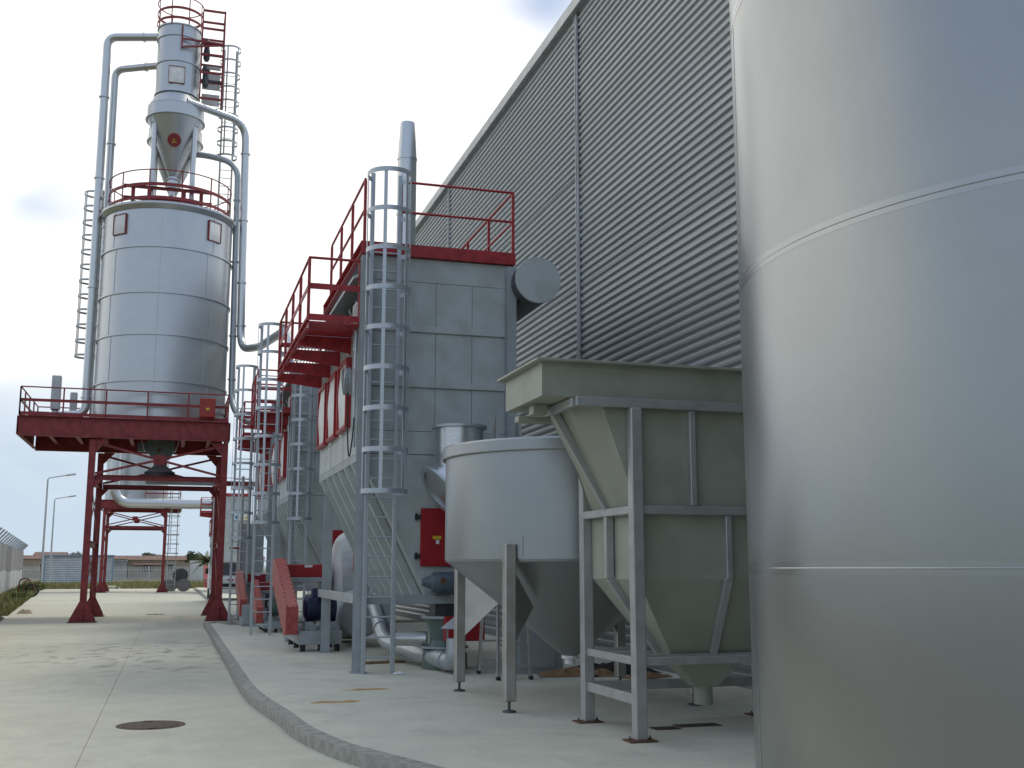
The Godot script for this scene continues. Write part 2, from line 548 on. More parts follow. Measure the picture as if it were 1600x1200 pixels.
func build_ground() -> void:
	var g := MB.new()
	g.quad(Vector3(-900, -0.06, -1200), Vector3(900, -0.06, -1200), Vector3(900, -0.06, 120), Vector3(-900, -0.06, 120), Vector3.UP)
	structure("ground", g, M.field)
	var road := Node3D.new()
	road.name = "road"
	add_child(road)
	road.set_meta("kind", "structure")
	var bed := MB.new()
	bed.span(Vector3(-13, -0.055, -96), Vector3(30, -0.035, 12))
	part(road, "bed", bed, M.soil)
	# cast slabs with narrow joints; the left edge follows the verge
	var zs := [12.0, -26.0, -62.0, -95.0]
	for i in 3:
		var z0: float = zs[i] - 0.004
		var z1: float = zs[i + 1] + 0.004
		var e0 := verge_x(z0)
		var e1 := verge_x(z1)
		part(road, "slab", slab(PackedVector2Array([Vector2(e0, z0), Vector2(-0.662, z0), Vector2(-0.662, z1), Vector2(e1, z1)]), 0.0, 0.12), M.concrete, Vector3(0, 0, 0))
		part(road, "slab", slab(PackedVector2Array([Vector2(-0.657, z0), Vector2(14.0, z0), Vector2(14.0, z1), Vector2(-0.657, z1)]), 0.0, 0.12), M.concrete)
	# raised pavement with its own kerb stones
	var pave := Node3D.new()
	pave.name = "pavement"
	add_child(pave)
	pave.set_meta("kind", "structure")
	var line := PackedVector2Array()
	for k in KERB:
		line.append(Vector2(k[0], k[1]))
	var smooth := PackedVector2Array()
	for i in line.size() - 1:
		var m := 5 if line[i].distance_to(line[i + 1]) < 4.0 else 12
		for j in m:
			var p0 := line[maxi(i - 1, 0)]
			var p3 := line[mini(i + 2, line.size() - 1)]
			smooth.append(line[i].cubic_interpolate(line[i + 1], p0, p3, float(j) / m) if m == 5 else line[i].lerp(line[i + 1], float(j) / m))
	smooth.append(line[line.size() - 1])
	var inner := PackedVector2Array()
	for i in smooth.size():
		var d := (smooth[mini(i + 1, smooth.size() - 1)] - smooth[maxi(i - 1, 0)]).normalized()
		inner.append(smooth[i] + Vector2(-d.y, d.x) * 0.15)
	var top := MB.new()
	for i in inner.size() - 1:
		top.quad(Vector3(inner[i].x, 0.118, inner[i].y), Vector3(6.99, 0.118, inner[i].y), Vector3(6.99, 0.118, inner[i + 1].y), Vector3(inner[i + 1].x, 0.118, inner[i + 1].y), Vector3.UP)
	for i in top.v.size():
		top.uv[i] = cuv(top.v[i])
	part(pave, "slab", top, M.pavement)
	# kerb stones about 1 m long
	var acc := 0.0
	var start := 0
	for i in range(1, smooth.size()):
		acc += smooth[i].distance_to(smooth[i - 1])
		if acc > 0.85 or i == smooth.size() - 1:
			var pg := PackedVector2Array()
			for j in range(start, i + 1):
				pg.append(smooth[j])
			for j in range(i, start - 1, -1):
				pg.append(inner[j])
			# pull the two ends in by half a joint
			var c := Vector2.ZERO
			for p in pg:
				c += p / pg.size()
			var f := 1.0 - 0.006 / maxf(acc, 0.2)
			for j in pg.size():
				pg[j] = c + (pg[j] - c) * f
			var b := MB.new()
			b.prism(pg, 0.2, Vector3(0, 0.120 + rng.randf_range(-0.002, 0.003), 0), Basis(Vector3(1, 0, 0), Vector3(0, 0, 1), Vector3(0, -1, 0)))
			part(pave, "kerb_stone", b, M.kerb)
			start = i
			acc = 0.0

func verge_x(z: float) -> float:
	return -4.82 + (z + 37.3) * 0.0795

# ------------------------------------------------------------------ warehouse
func build_warehouse() -> void:
	var t := thing("warehouse", "tall warehouse clad in horizontally ribbed silver metal sheet", "warehouse", "", Vector3(7, 0, 0))
	var pitch := 0.135
	var seams := [14.0, 2.0, -8.45, -18.75, -29.05, -39.35, -49.65, -60.0]
	var top := 12.2
	for i in seams.size() - 1:
		var sub := 8
		var ribs := 8
		var z0: float = seams[i]
		var z1: float = seams[i + 1]
		var y0 := 0.25
		while y0 < top - 0.1:
			var b := MB.new()
			var s := 0
			var most := mini(ribs * sub, int((top - y0) / pitch * sub))
			for r in most + 1:
				var y := y0 + r * pitch / sub
				var ph := TAU * r / sub
				var c := cos(ph)
				# rolled profile: broad crowns, narrower valleys
				var x := -0.018 * clampf(c * 1.7 + 0.35, -1.0, 1.0)
				var ds := 0.018 * 1.7 * sin(ph) * TAU / pitch * 0.8 if absf(c * 1.7 + 0.35) < 1.0 else 0.0
				var nn := Vector3(-1, ds, 0).normalized()
				b.vert(Vector3(x, y, z0), nn); b.vert(Vector3(x, y, z1), nn)
				if r > 0:
					b.tri(s - 2, s - 1, s + 1); b.tri(s - 2, s + 1, s)
				s += 2
			# sheets are hung a hair out of true
			var tilt := Basis(Vector3.BACK, rng.randf_range(-0.0035, 0.0035)) * Basis(Vector3.UP, rng.randf_range(-0.0006, 0.0006))
			var mid := Vector3(0, y0, (z0 + z1) * 0.5)
			part(t, "cladding_sheet", b, [M.cladding, M.cladding_b, M.cladding_c][rng.randi() % 3], mid - tilt * mid + Vector3(rng.randf_range(-0.002, 0.002), 0, 0), tilt)
			y0 += ribs * pitch
		var f := MB.new()
		f.span(Vector3(-0.036, 0.25, z1 - 0.07), Vector3(-0.021, top, z1 + 0.07), 0.004)
		f.span(Vector3(-0.055, 0.25, z1 - 0.055), Vector3(-0.036, top, z1 - 0.03), 0.004)
		f.span(Vector3(-0.055, 0.25, z1 + 0.03), Vector3(-0.036, top, z1 + 0.055), 0.004)
		part(t, "flashing_strip", f, M.trim)
	var core := MB.new()
	core.span(Vector3(0.03, 0.0, -60), Vector3(24, 12.1, 14))
	part(t, "wall_core", core, M.trim)
	var pl := MB.new()
	pl.span(Vector3(-0.02, 0.0, -60), Vector3(0.029, 0.25, 14))
	part(t, "plinth", pl, M.wall_grey)
	var e := MB.new()
	e.span(Vector3(-0.13, 12.12, -60.1), Vector3(0.2, 12.36, 14.1), 0.01)
	part(t, "eave_trim", e, M.trim)
	var rf := MB.new()
	rf.quad(Vector3(0.2, 12.3, -60), Vector3(24, 13.4, -60), Vector3(24, 13.4, 14), Vector3(0.2, 12.3, 14), Vector3.UP)
	part(t, "roof", rf, M.trim)

# ------------------------------------------------------------------ shared pieces
func rail_run(t: Node, pts: Array, y: float, heights: Array, m: Material, flat := [], toe := 0.0, step := 1.2) -> void:
	# a railing along pts (Vector2 x, z); heights of round rails above y; flat bars [height, depth]
	for i in pts.size() - 1:
		var a := Vector3(pts[i].x, y, pts[i].y)
		var b := Vector3(pts[i + 1].x, y, pts[i + 1].y)
		var l := a.distance_to(b)
		for h in heights:
			var r := MB.new()
			r.tube(PackedVector3Array([a + Vector3.UP * h, b + Vector3.UP * h]), 0.021, 8)
			part(t, "rail", r, m)
		for f in flat:
			var r := MB.new()
			r.bar(a + Vector3.UP * f[0], b + Vector3.UP * f[0], 0.012, f[1], Vector3.UP)
			part(t, "flat_rail", r, m)
		if toe > 0.0:
			var r := MB.new()
			r.bar(a + Vector3.UP * (toe * 0.5 + 0.01), b + Vector3.UP * (toe * 0.5 + 0.01), 0.008, toe, Vector3.UP)
			part(t, "toe_board", r, m)
		var k := maxi(1, roundi(l / step))
		var hmax: float = heights[0]
		for j in k + (1 if i == pts.size() - 2 else 0):
			var p := a.lerp(b, float(j) / k)
			var r := MB.new()
			r.span(Vector3(-0.022, 0.0, -0.022), Vector3(0.022, hmax - 0.021, 0.022), 0.004)
			part(t, "post", r, m, p)

func caged_ladder(label: String, at: Vector3, turn: float, y_top: float, cage0: float, cage1: float, w: float, r: float, hoops: int, m: Material, step := 0.29, rungs_to := -1.0, group := "caged ladders") -> Node3D:
	# ladder in the local plane z = 0; the cage bulges to +z
	var t := thing("caged_ladder", label, "ladder", group, at)
	t.rotation.y = turn
	for s in [-1.0, 1.0]:
		var b := MB.new()
		b.span(Vector3(s * w * 0.5 - 0.030, 0, -0.035), Vector3(s * w * 0.5 + 0.030, y_top, 0.035), 0.004)
		part(t, "side_rail", b, m)
	var rb := MB.new()
	rb.tube(PackedVector3Array([Vector3(-w * 0.5 + 0.017, 0, 0), Vector3(w * 0.5 - 0.017, 0, 0)]), 0.013, 8, false)
	var rm := rb.mesh()
	var top := y_top - 0.9 if rungs_to < 0.0 else rungs_to
	for i in int(top / step):
		part(t, "rung", rm, m, Vector3(0, 0.22 + i * step, 0))
	if hoops > 0:
		var hb := MB.new()
		var c := Vector3(0, 0, r * 0.78)
		hb.ring(r - 0.006, r + 0.001, -0.035, 0.035, 28, -PI + 0.68, PI - 0.68, c)
		var e := c + Vector3(sin(PI - 0.68), 0, cos(PI - 0.68)) * r
		for s in [-1.0, 1.0]:
			hb.bar(Vector3(s * absf(e.x), 0, e.z), Vector3(s * (w * 0.5 + 0.012), 0, 0.0), 0.006, 0.05)
		var hm := hb.mesh()
		for i in hoops:
			part(t, "hoop", hm, m, Vector3(0, lerpf(cage0, cage1, float(i) / (hoops - 1)), 0))
		for a in [-1.55, -0.35, 0.75, 1.62]:
			var b := MB.new()
			b.box(Vector3(0, (cage0 + cage1) * 0.5, r - 0.009), Vector3(0.052, cage1 - cage0 + 0.04, 0.008))
			part(t, "cage_strap", b, m, c, Basis(Vector3.UP, a))
	return t

func vent_panel(par: Node, at: Vector3, bs: Basis, w: float, h: float, d: float, red: Material, e := 0.055) -> void:
	# explosion vent: red frame with a bowed white membrane, outwards = local +z
	var f := MB.new()
	f.span(Vector3(-w / 2, -h / 2, 0), Vector3(-w / 2 + e, h / 2, d), 0.004)
	f.span(Vector3(w / 2 - e, -h / 2, 0), Vector3(w / 2, h / 2, d), 0.004)
	f.span(Vector3(-w / 2 + e, -h / 2, 0), Vector3(w / 2 - e, -h / 2 + e, d), 0.004)
	f.span(Vector3(-w / 2 + e, h / 2 - e, 0), Vector3(w / 2 - e, h / 2, d), 0.004)
	var o := part(par, "vent_panel", f, red, at, bs)
	var b := MB.new()
	var nx := 8
	var ny := 8
	var iw := w - e * 2
	var ih := h - e * 2
	for j in ny + 1:
		for i in nx + 1:
			var u := float(i) / nx * 2 - 1
			var v := float(j) / ny * 2 - 1
			var z := d * 0.55 + 0.07 * w * (1 - u * u) * (1 - v * v)
			var nn := Vector3(0.14 * w * u * (1 - v * v) / (iw * 0.5), 0.14 * w * v * (1 - u * u) / (ih * 0.5), 1).normalized()
			b.vert(Vector3(u * iw * 0.5, v * ih * 0.5, z), nn, Vector2(u, v))
	for j in ny:
		for i in nx:
			var a := j * (nx + 1) + i
			b.tri(a, a + 1, a + nx + 2); b.tri(a, a + nx + 2, a + nx + 1)
	part(o, "membrane", b, M.vent_white)

func flanged_pipe(called: String, label: String, pts: Array, r: float, bend: float, m: Material, joints: Array, cat := "pipe", group := "") -> Node3D:
	var t := thing(called, label, cat, group)
	var b := MB.new()
	b.tube(curve(pts, bend, 8), r, 20)
	part(t, "duct", b, m)
	for j in joints:
		# [point, direction]
		var f := MB.new()
		f.ring(r - 0.002, r + 0.035, -0.02, 0.02, 20)
		var y: Vector3 = j[1].normalized()
		part(t, "joint_collar", f, m, j[0], MB.new().frame(y, Vector3(0.3, 0.2, 0.9)) * Basis(Vector3.RIGHT, -PI / 2))
	return t

# ------------------------------------------------------------------ silo tower
func support_frame(label: String, o: Vector3, px0: float, px1: float, rails: Array) -> void:
	# o: middle of the four legs on the ground. px0, px1: platform ends in x
	var t := thing("support_frame", label, "steel frame", "silo support frames", o)
	var m: Material = M.red_oxide
	var hx := 1.97
	var hz := 2.15
	for sx in [-1.0, 1.0]:
		for sz in [-1.0, 1.0]:
			var c := MB.new()
			c.ibeam(Vector3(sx * hx, 0.03, sz * hz), Vector3(sx * hx, 5.5, sz * hz), 0.19, 0.24, Vector3(0, 0, 1), 0.02)
			var leg := part(t, "leg", c, m)
			var s := MB.new()
			# flared foot: tapered gusset plates on the base plate
			for k in [-1.0, 1.0]:
				s.prism(PackedVector2Array([Vector2(-0.36, 0.03), Vector2(0.36, 0.03), Vector2(0.36, 0.09), Vector2(0.10, 0.62), Vector2(-0.10, 0.62), Vector2(-0.36, 0.09)]), 0.02, Vector3(sx * hx, 0, sz * hz + k * 0.132 - 0.01))
			s.prism(PackedVector2Array([Vector2(-0.34, 0.03), Vector2(0.34, 0.03), Vector2(0.34, 0.09), Vector2(0.12, 0.62), Vector2(-0.12, 0.62), Vector2(-0.34, 0.09)]), 0.02, Vector3(sx * hx - 0.01, 0, sz * hz), Basis(Vector3.UP, PI / 2))
			part(leg, "foot_gusset", s, m)
			var bp := MB.new()
			bp.span(Vector3(sx * hx - 0.40, 0.0, sz * hz - 0.36), Vector3(sx * hx + 0.40, 0.03, sz * hz + 0.36), 0.005)
			part(leg, "base_plate", bp, M.rusty)
	for sz in [-1.0, 1.0]:
		var b := MB.new()
		b.ibeam(Vector3(-hx + 0.11, 4.35, sz * hz), Vector3(hx - 0.11, 4.35, sz * hz), 0.14, 0.16)
		part(t, "cross_beam", b, m)
		var mid := Vector3(0, 4.93, sz * hz)
		for sx in [-1.0, 1.0]:
			for yy in [4.47, 5.42]:
				var d := MB.new()
				d.bar(Vector3(sx * (hx - 0.11), yy, sz * hz), mid + Vector3(sx * 0.1, (yy - 4.93) * 0.05, 0), 0.05, 0.07)
				part(t, "brace", d, m)
			# haunches under platform beam and under the cross beam
			for yy in [[5.52, 1.0, 0.34], [4.26, 1.0, 0.20]]:
				var g := MB.new()
				var w: float = yy[2]
				g.prism(PackedVector2Array([Vector2(0, 0), Vector2(-sx * w, 0), Vector2(0, -w * 1.1)]), 0.16, Vector3(sx * (hx - 0.10), yy[0], sz * hz - 0.08))
				part(t, "haunch", g, m)
		var gp := MB.new()
		gp.box(mid, Vector3(0.34, 0.30, 0.02), 0.0)
		part(t, "gusset_plate", gp, m)
	for sx in [-1.0, 1.0]:
		for yy in [4.35, 2.35]:
			var b := MB.new()
			b.ibeam(Vector3(sx * hx, yy, -hz + 0.15), Vector3(sx * hx, yy, hz - 0.15), 0.14, 0.18)
			part(t, "side_beam", b, m)
		for q in [[0.6, 2.28], [2.28, 0.6], [2.45, 4.25], [4.25, 2.45]]:
			var d := MB.new()
			d.bar(Vector3(sx * hx + (0.03 if q[0] < q[1] else -0.03), q[0], -hz + 0.16), Vector3(sx * hx + (0.03 if q[0] < q[1] else -0.03), q[1], hz - 0.16), 0.02, 0.08)
			part(t, "brace", d, m)
	# platform: perimeter channels, joists, deck
	var z0 := hz + 0.17
	for sz in [-1.0, 1.0]:
		var b := MB.new()
		b.channel(Vector3(px0, 5.86, sz * z0), Vector3(px1, 5.86, sz * z0), 0.14, 0.62, Vector3.UP, 0.02, -sz)
		part(t, "edge_beam", b, m)
	for xx in [px0, px1]:
		var b := MB.new()
		b.channel(Vector3(xx, 5.88, -z0 + 0.08), Vector3(xx, 5.88, z0 - 0.08), 0.12, 0.56, Vector3.UP, 0.018, 1.0 if xx == px0 else -1.0)
		part(t, "edge_beam", b, m)
	var jx := px0 + 0.7
	while jx < px1 - 0.3:
		var b := MB.new()
		b.ibeam(Vector3(jx, 5.95, -z0 + 0.08), Vector3(jx, 5.95, z0 - 0.08), 0.12, 0.34)
		part(t, "joist", b, m)
		jx += 0.82
	var dk := MB.new()
	dk.span(Vector3(px0 + 0.07, 6.125, -z0 + 0.09), Vector3(px1 - 0.07, 6.15, z0 - 0.09))
	part(t, "deck_plate", dk, M.red_oxide)
	rail_run(t, rails, 6.18, [0.87], m, [[0.47, 0.09]], 0.1, 1.25)

func silo_tower(silo_label: String, c: Vector3, vents: bool) -> void:
	var t := thing("silo", silo_label, "silo", "bolted steel silos", c)
	var m: Material = M.silo_grey
	var R := 2.09
	var ys := [6.16, 7.45, 8.95, 10.32, 11.83, 13.18]
	for i in 5:
		var off := deg_to_rad([0.0, 24.0, 0.0, 22.0, 0.0][i]) + deg_to_rad([0, 18, 0, 16, 14][i]) * 0.0
		var cuts := [-172.0, -118.0, -54.0, -6.0, 44.0, 112.0] if i % 2 == 0 else [-176.0, -112.0, -50.0, -6.0, 38.0, 118.0]
		for k in 6:
			var a0 := deg_to_rad(cuts[k]) + 0.0012
			var a1 := deg_to_rad(cuts[(k + 1) % 6] + (360.0 if k == 5 else 0.0)) - 0.0012
			var b := MB.new()
			b.lathe([Vector2(R, ys[i] + 0.012), Vector2(R, ys[i + 1] - 0.012)], 12, a0, a1)
			part(t, "shell_sheet", b, m)
			var s := MB.new()
			s.box(Vector3(0, (ys[i] + ys[i + 1]) * 0.5, R + 0.006), Vector3(0.045, ys[i + 1] - ys[i] - 0.05, 0.014), 0.004)
			part(t, "seam_strip", s, m, Vector3.ZERO, Basis(Vector3.UP, deg_to_rad(cuts[k])))
	for i in range(1, 5):
		var b := MB.new()
		b.ring(R - 0.01, R + 0.04, ys[i] - 0.025, ys[i] + 0.025, 64)
		part(t, "ring_flange", b, m)
	var tf := MB.new()
	tf.lathe([Vector2(R - 0.02, 13.10), Vector2(R + 0.03, 13.10), Vector2(R + 0.13, 13.24), Vector2(R + 0.13, 13.31), Vector2(R + 0.02, 13.31)], 64)
	part(t, "top_flange", tf, M.silo_grey)
	var rf := MB.new()
	rf.lathe([Vector2(R + 0.1, 13.29), Vector2(0.3, 13.46), Vector2(0, 13.46)], 48)
	part(t, "roof", rf, m)
	var fl := MB.new()
	fl.lathe([Vector2(0, 6.16), Vector2(R, 6.16)], 48)
	part(t, "floor_plate", fl, M.dark_steel)
	if vents:
		for a in [-46.0, 44.0]:
			var bs := Basis(Vector3.UP, deg_to_rad(a))
			vent_panel(t, bs * Vector3(0, 12.62, R - 0.02), bs, 0.56, 0.68, 0.075, M.red_oxide, 0.014)
	# guard ring on the roof
	var g := thing("roof_guard_rail", "round red guard rail on top of the " + ("silo beside the cyclone legs" if vents else "far silo"), "railing", "silo roof rails", c)
	var gr := 2.0
	for q in [[13.50, 0.10], [13.95, 0.11]]:
		var b := MB.new()
		b.ring(gr - 0.008, gr + 0.008, q[0] - q[1] / 2, q[0] + q[1] / 2, 64)
		part(g, "flat_rail", b, M.red_oxide)
	var tr := MB.new()
	var pts := PackedVector3Array()
	for k in 64:
		pts.append(Vector3(sin(TAU * k / 64) * gr, 14.44, cos(TAU * k / 64) * gr))
	tr.tube(pts, 0.02, 8, false, -1.0, true)
	part(g, "top_rail", tr, M.red_oxide)
	for k in 12:
		var b := MB.new()
		b.span(Vector3(-0.02, 13.3, gr - 0.03), Vector3(0.02, 14.43, gr - 0.01))
		part(g, "post", b, M.red_oxide, Vector3.ZERO, Basis(Vector3.UP, TAU * (k + 0.35) / 12))

func cyclone(label: String, c: Vector3, front: bool) -> Node3D:
	var t := thing("cyclone_separator", label, "cyclone", "cyclones on the silo", c)
	var m: Material = M.silo_grey
	var b := MB.new()
	b.lathe([Vector2(0.71, 17.40), Vector2(0.71, 19.84), Vector2(0.3, 19.90), Vector2(0, 19.90)], 40)
	part(t, "barrel", b, m)
	for y in [17.42, 18.50, 19.42, 19.82]:
		var r := MB.new()
		r.ring(0.70, 0.745, y - 0.02, y + 0.02, 40)
		part(t, "ring_flange", r, m)
	b = MB.new()
	b.lathe([Vector2(0.925, 16.98), Vector2(0.71, 17.38)], 40)
	part(t, "shoulder", b, m)
	b = MB.new()
	b.lathe([Vector2(0.925, 16.58), Vector2(0.925, 16.97)], 40)
	part(t, "collar", b, m)
	b = MB.new()
	b.ring(0.90, 0.975, 16.54, 16.58, 40)
	part(t, "collar_flange", b, m)
	b = MB.new()
	b.lathe([Vector2(0.13, 14.62), Vector2(0.915, 16.55)], 40)
	part(t, "cone", b, m)
	b = MB.new()
	b.lathe([Vector2(0.15, 13.44), Vector2(0.15, 13.9), Vector2(0.10, 13.95), Vector2(0.10, 14.2), Vector2(0.16, 14.25), Vector2(0.16, 14.5), Vector2(0.13, 14.61)], 20)
	part(t, "outlet", b, M.bright_duct)
	b = MB.new()
	b.ring(0.16, 0.20, 14.2, 14.25, 20)
	b.ring(0.16, 0.20, 14.5, 14.54, 20)
	part(t, "outlet_flange", b, M.galvanised)
	for s in [-1.0, 1.0]:
		for z in ([0.42, -0.42]):
			var p := MB.new()
			p.tube(PackedVector3Array([Vector3(s * 0.64, 13.42, z), Vector3(s * 0.64, 16.62, z)]), 0.085, 14)
			part(t, "post", p, M.bright_duct)
			var k := MB.new()
			k.span(Vector3(s * 0.64 - 0.11, 16.3, z - 0.10), Vector3(s * 0.64 + 0.11, 16.53, z + 0.10), 0.006)
			part(t, "bracket", k, m)
	if not front:
		return t
	# red guard ring on top
	for q in [[20.02, 0.09, 0.76], [20.38, 0.09, 0.76]]:
		var r := MB.new()
		r.ring(q[2] - 0.008, q[2] + 0.008, q[0] - q[1] / 2, q[0] + q[1] / 2, 40)
		part(t, "guard_rail", r, M.red_oxide)
	var pts := PackedVector3Array()
	for k in 40:
		pts.append(Vector3(sin(TAU * k / 40) * 0.76, 20.78, cos(TAU * k / 40) * 0.76))
	var tr := MB.new()
	tr.tube(pts, 0.018, 8, false, -1.0, true)
	part(t, "guard_rail", tr, M.red_oxide)
	for k in 8:
		var p := MB.new()
		p.span(Vector3(-0.015, 19.8, 0.735), Vector3(0.015, 20.77, 0.752))
		part(t, "guard_post", p, M.red_oxide, Vector3.ZERO, Basis(Vector3.UP, TAU * (k + 0.5) / 8))
	vent_panel(t, Vector3(-0.03, 17.97, 0.69), Basis.IDENTITY, 0.54, 0.60, 0.06, M.red_oxide, 0.014)
	# round red port low on the cone
	var tilt := Basis(Vector3.RIGHT, 0.385)
	b = MB.new()
	b.lathe([Vector2(0.225, -0.02), Vector2(0.225, 0.05), Vector2(0.2, 0.07), Vector2(0, 0.07)], 24, 0, TAU, Vector3(0, 15.72, 0.585), tilt * Basis(Vector3.RIGHT, PI / 2))
	var port := part(t, "inspection_port", b, M.red_oxide)
	b = MB.new()
	for k in 3:
		var a := TAU * k / 3.0 + 0.2
		b.prism(PackedVector2Array([Vector2(0, 0), Vector2(-0.03, 0.075), Vector2(0.03, 0.075)]), 0.004, Vector3(0, 15.67, 0.585) + tilt * Vector3(0, 0, 0.071), tilt * Basis(Vector3.BACK, a))
	part(port, "warning_mark", b, M.label_yellow)
	return t

func build_silos() -> void:
	support_frame("dark red steel frame carrying the silo, platform overhanging towards the boundary wall", Vector3(-0.47, 0, -38.5), -4.1, 2.05, [Vector2(-4.1, 2.28), Vector2(2.02, 2.28), Vector2(2.02, -2.28), Vector2(-4.1, -2.28), Vector2(-4.1, 2.28)])
	silo_tower("tall silver silo of curved sheets on a red frame with two square vents", Vector3(-0.56, 0, -38.5), true)
	support_frame("smaller-looking distant red frame under the far silo with a ladder at its side", Vector3(-2.4, 0, -82.3), -2.3, 2.95, [Vector2(0.6, 2.28), Vector2(2.9, 2.28), Vector2(2.9, -2.28)])
	silo_tower("far silver silo with a thick bent duct running down its side", Vector3(-2.45, 0, -82.3), false)
	cyclone("front cyclone with red port, square vent and red ring rail above silo", Vector3(-0.53, 0, -37.7), true)
	cyclone("second cyclone half hidden behind the one with the red port", Vector3(-0.53, 0, -39.75), false)
	# red base frame under the cyclones
	var bf := thing("cyclone_base_frame", "low red steel base frame between silo roof and cyclone posts", "steel frame", "", Vector3(-0.53, 0, -38.4))
	for y in [13.58, 13.98]:
		for z in [1.3, -0.9]:
			var b := MB.new()
			b.ibeam(Vector3(-1.5, y, z), Vector3(1.3, y, z), 0.1, 0.09)
			part(bf, "beam", b, M.red_oxide)
	for x in [-1.2, -0.7, 0.4, 0.95]:
		for z in [1.3, -0.9]:
			var b := MB.new()
			b.span(Vector3(x - 0.06, 13.36, z - 0.04), Vector3(x + 0.06, 13.93, z + 0.04))
			part(bf, "stub_post", b, M.red_oxide)
	# valve station: red frame beside the cyclone
	var vs := thing("valve_platform", "red railed valve platform with pale panels bolted beside the upper cyclone", "platform", "", Vector3(0.18, 0, -37.5))
	for x in [0.03, 0.76]:
		for z in [0.35, -0.5]:
			var b := MB.new()
			b.span(Vector3(x - 0.025, 17.3, z - 0.025), Vector3(x + 0.025, 20.55 if x > 0.5 else 20.4, z + 0.025))
			part(vs, "post", b, M.red_oxide)
	for y in [17.32, 18.25, 18.9, 19.3, 19.85, 20.5]:
		for z in [0.35, -0.5]:
			var b := MB.new()
			b.bar(Vector3(0.055, y, z), Vector3(0.735, y, z), 0.05, 0.07)
			part(vs, "rail", b, M.red_oxide)
		var b2 := MB.new()
		b2.bar(Vector3(0.76, y, -0.475), Vector3(0.76, y, 0.325), 0.05, 0.07)
		part(vs, "rail", b2, M.red_oxide)
	for y in [[17.4, 17.82], [17.98, 18.2], [18.32, 18.66], [18.72, 18.86]]:
		var b := MB.new()
		b.span(Vector3(0.1, y[0], -0.46), Vector3(0.7, y[1], -0.44))
		part(vs, "back_panel", b, M.insulation_white)
	var arm := MB.new()
	arm.bar(Vector3(-0.62, 18.95, 0.60), Vector3(0.72, 19.28, 0.38), 0.04, 0.06)
	arm.bar(Vector3(-0.62, 19.25, 0.60), Vector3(0.72, 19.32, 0.40), 0.04, 0.06)
	arm.bar(Vector3(-0.62, 18.92, 0.60), Vector3(-0.62, 19.72, 0.60), 0.05, 0.05)
	part(vs, "bracket_arm", arm, M.red_oxide)
	for y in [19.1, 18.15]:
		var b := MB.new()
		b.lathe([Vector2(0, 0.45), Vector2(0.09, 0.43), Vector2(0.14, 0.30), Vector2(0.14, 0.24), Vector2(0.08, 0.2), Vector2(0.11, 0.0), Vector2(0.11, -0.25), Vector2(0.07, -0.34), Vector2(0, -0.36)], 16, 0, TAU, Vector3(0.2, y, 0.12))
		b.tube(PackedVector3Array([Vector3(0.05, y - 0.1, 0.12), Vector3(0.72, y - 0.1, 0.12)]), 0.05, 10)
		part(vs, "valve", b, M.dark_steel)
	# conveying pipes down the left side
	var br: Material = M.bright_duct
	flanged_pipe("conveying_pipe", "galvanised pipe from the cyclone top, outermost of two beside the silo", [Vector3(-1.25, 19.70, -38.0), Vector3(-2.91, 19.70, -38.5), Vector3(-2.88, 6.55, -38.5), Vector3(-3.7, 6.5, -38.5)], 0.138, 0.34, br, [[Vector3(-1.7, 19.7, -38.14), Vector3(-1, 0, -0.3)], [Vector3(-2.91, 17.5, -38.5), Vector3.UP], [Vector3(-2.9, 14.6, -38.5), Vector3.UP], [Vector3(-2.89, 10.8, -38.5), Vector3.UP], [Vector3(-2.88, 7.4, -38.5), Vector3.UP], [Vector3(-2.88, 7.1, -38.5), Vector3.UP]], "pipe", "silo conveying pipes")
	flanged_pipe("conveying_pipe", "galvanised pipe from below the cyclone top, inner one hugging the silo", [Vector3(-1.25, 18.74, -38.2), Vector3(-2.63, 18.72, -38.9), Vector3(-2.60, 6.18, -38.9)], 0.122, 0.34, br, [[Vector3(-1.6, 18.74, -38.4), Vector3(-1, 0, -0.5)], [Vector3(-2.62, 16, -38.9), Vector3.UP], [Vector3(-2.62, 13, -38.9), Vector3.UP], [Vector3(-2.61, 9.6, -38.9), Vector3.UP], [Vector3(-2.6, 7.2, -38.9), Vector3.UP]], "pipe", "silo conveying pipes")
	var up := Vector3.UP
	flanged_pipe("conveying_pipe", "thicker galvanised pipe arching right from the cyclone collar, bent low", [Vector3(-0.2, 17.05, -36.95), Vector3(0.5, 17.0, -37.3), Vector3(1.82, 16.95, -38.0), Vector3(1.93, 8.9, -38.0), Vector3(2.45, 8.72, -36.5), Vector3(2.85, 8.25, -31.2), Vector3(2.95, 6.45, -29.5)], 0.130, 0.7, br, [[Vector3(1.84, 15.8, -38), up], [Vector3(1.86, 13.4, -38), up], [Vector3(1.89, 11.2, -38), up], [Vector3(1.92, 9.7, -38), up]], "pipe", "silo conveying pipes")
	flanged_pipe("conveying_pipe", "thin galvanised pipe from the rear cyclone running down past the platform", [Vector3(-0.2, 15.95, -39.0), Vector3(0.5, 15.85, -38.6), Vector3(1.62, 15.55, -38.3), Vector3(1.72, 7.0, -38.3), Vector3(2.15, 6.3, -37.2), Vector3(2.7, 6.2, -36.0)], 0.105, 0.6, M.galvanised, [[Vector3(1.64, 14.2, -38.3), up], [Vector3(1.66, 12.0, -38.3), up], [Vector3(1.69, 9.4, -38.3), up], [Vector3(1.71, 7.9, -38.3), up]], "pipe", "silo conveying pipes")
	for q in [[-2.6, 1], [1.7, -1]]:
		for y in [7.45, 10.4, 12.0, 13.2]:
			pass
	# blower on the platform end
	var bl := thing("blower_set", "red blower with upright pale silencer box on the platform end", "blower", "", Vector3(-3.75, 6.15, -38.0))
	var b := MB.new()
	b.span(Vector3(-0.14, 0.45, -0.14), Vector3(0.14, 1.55, 0.14), 0.02)
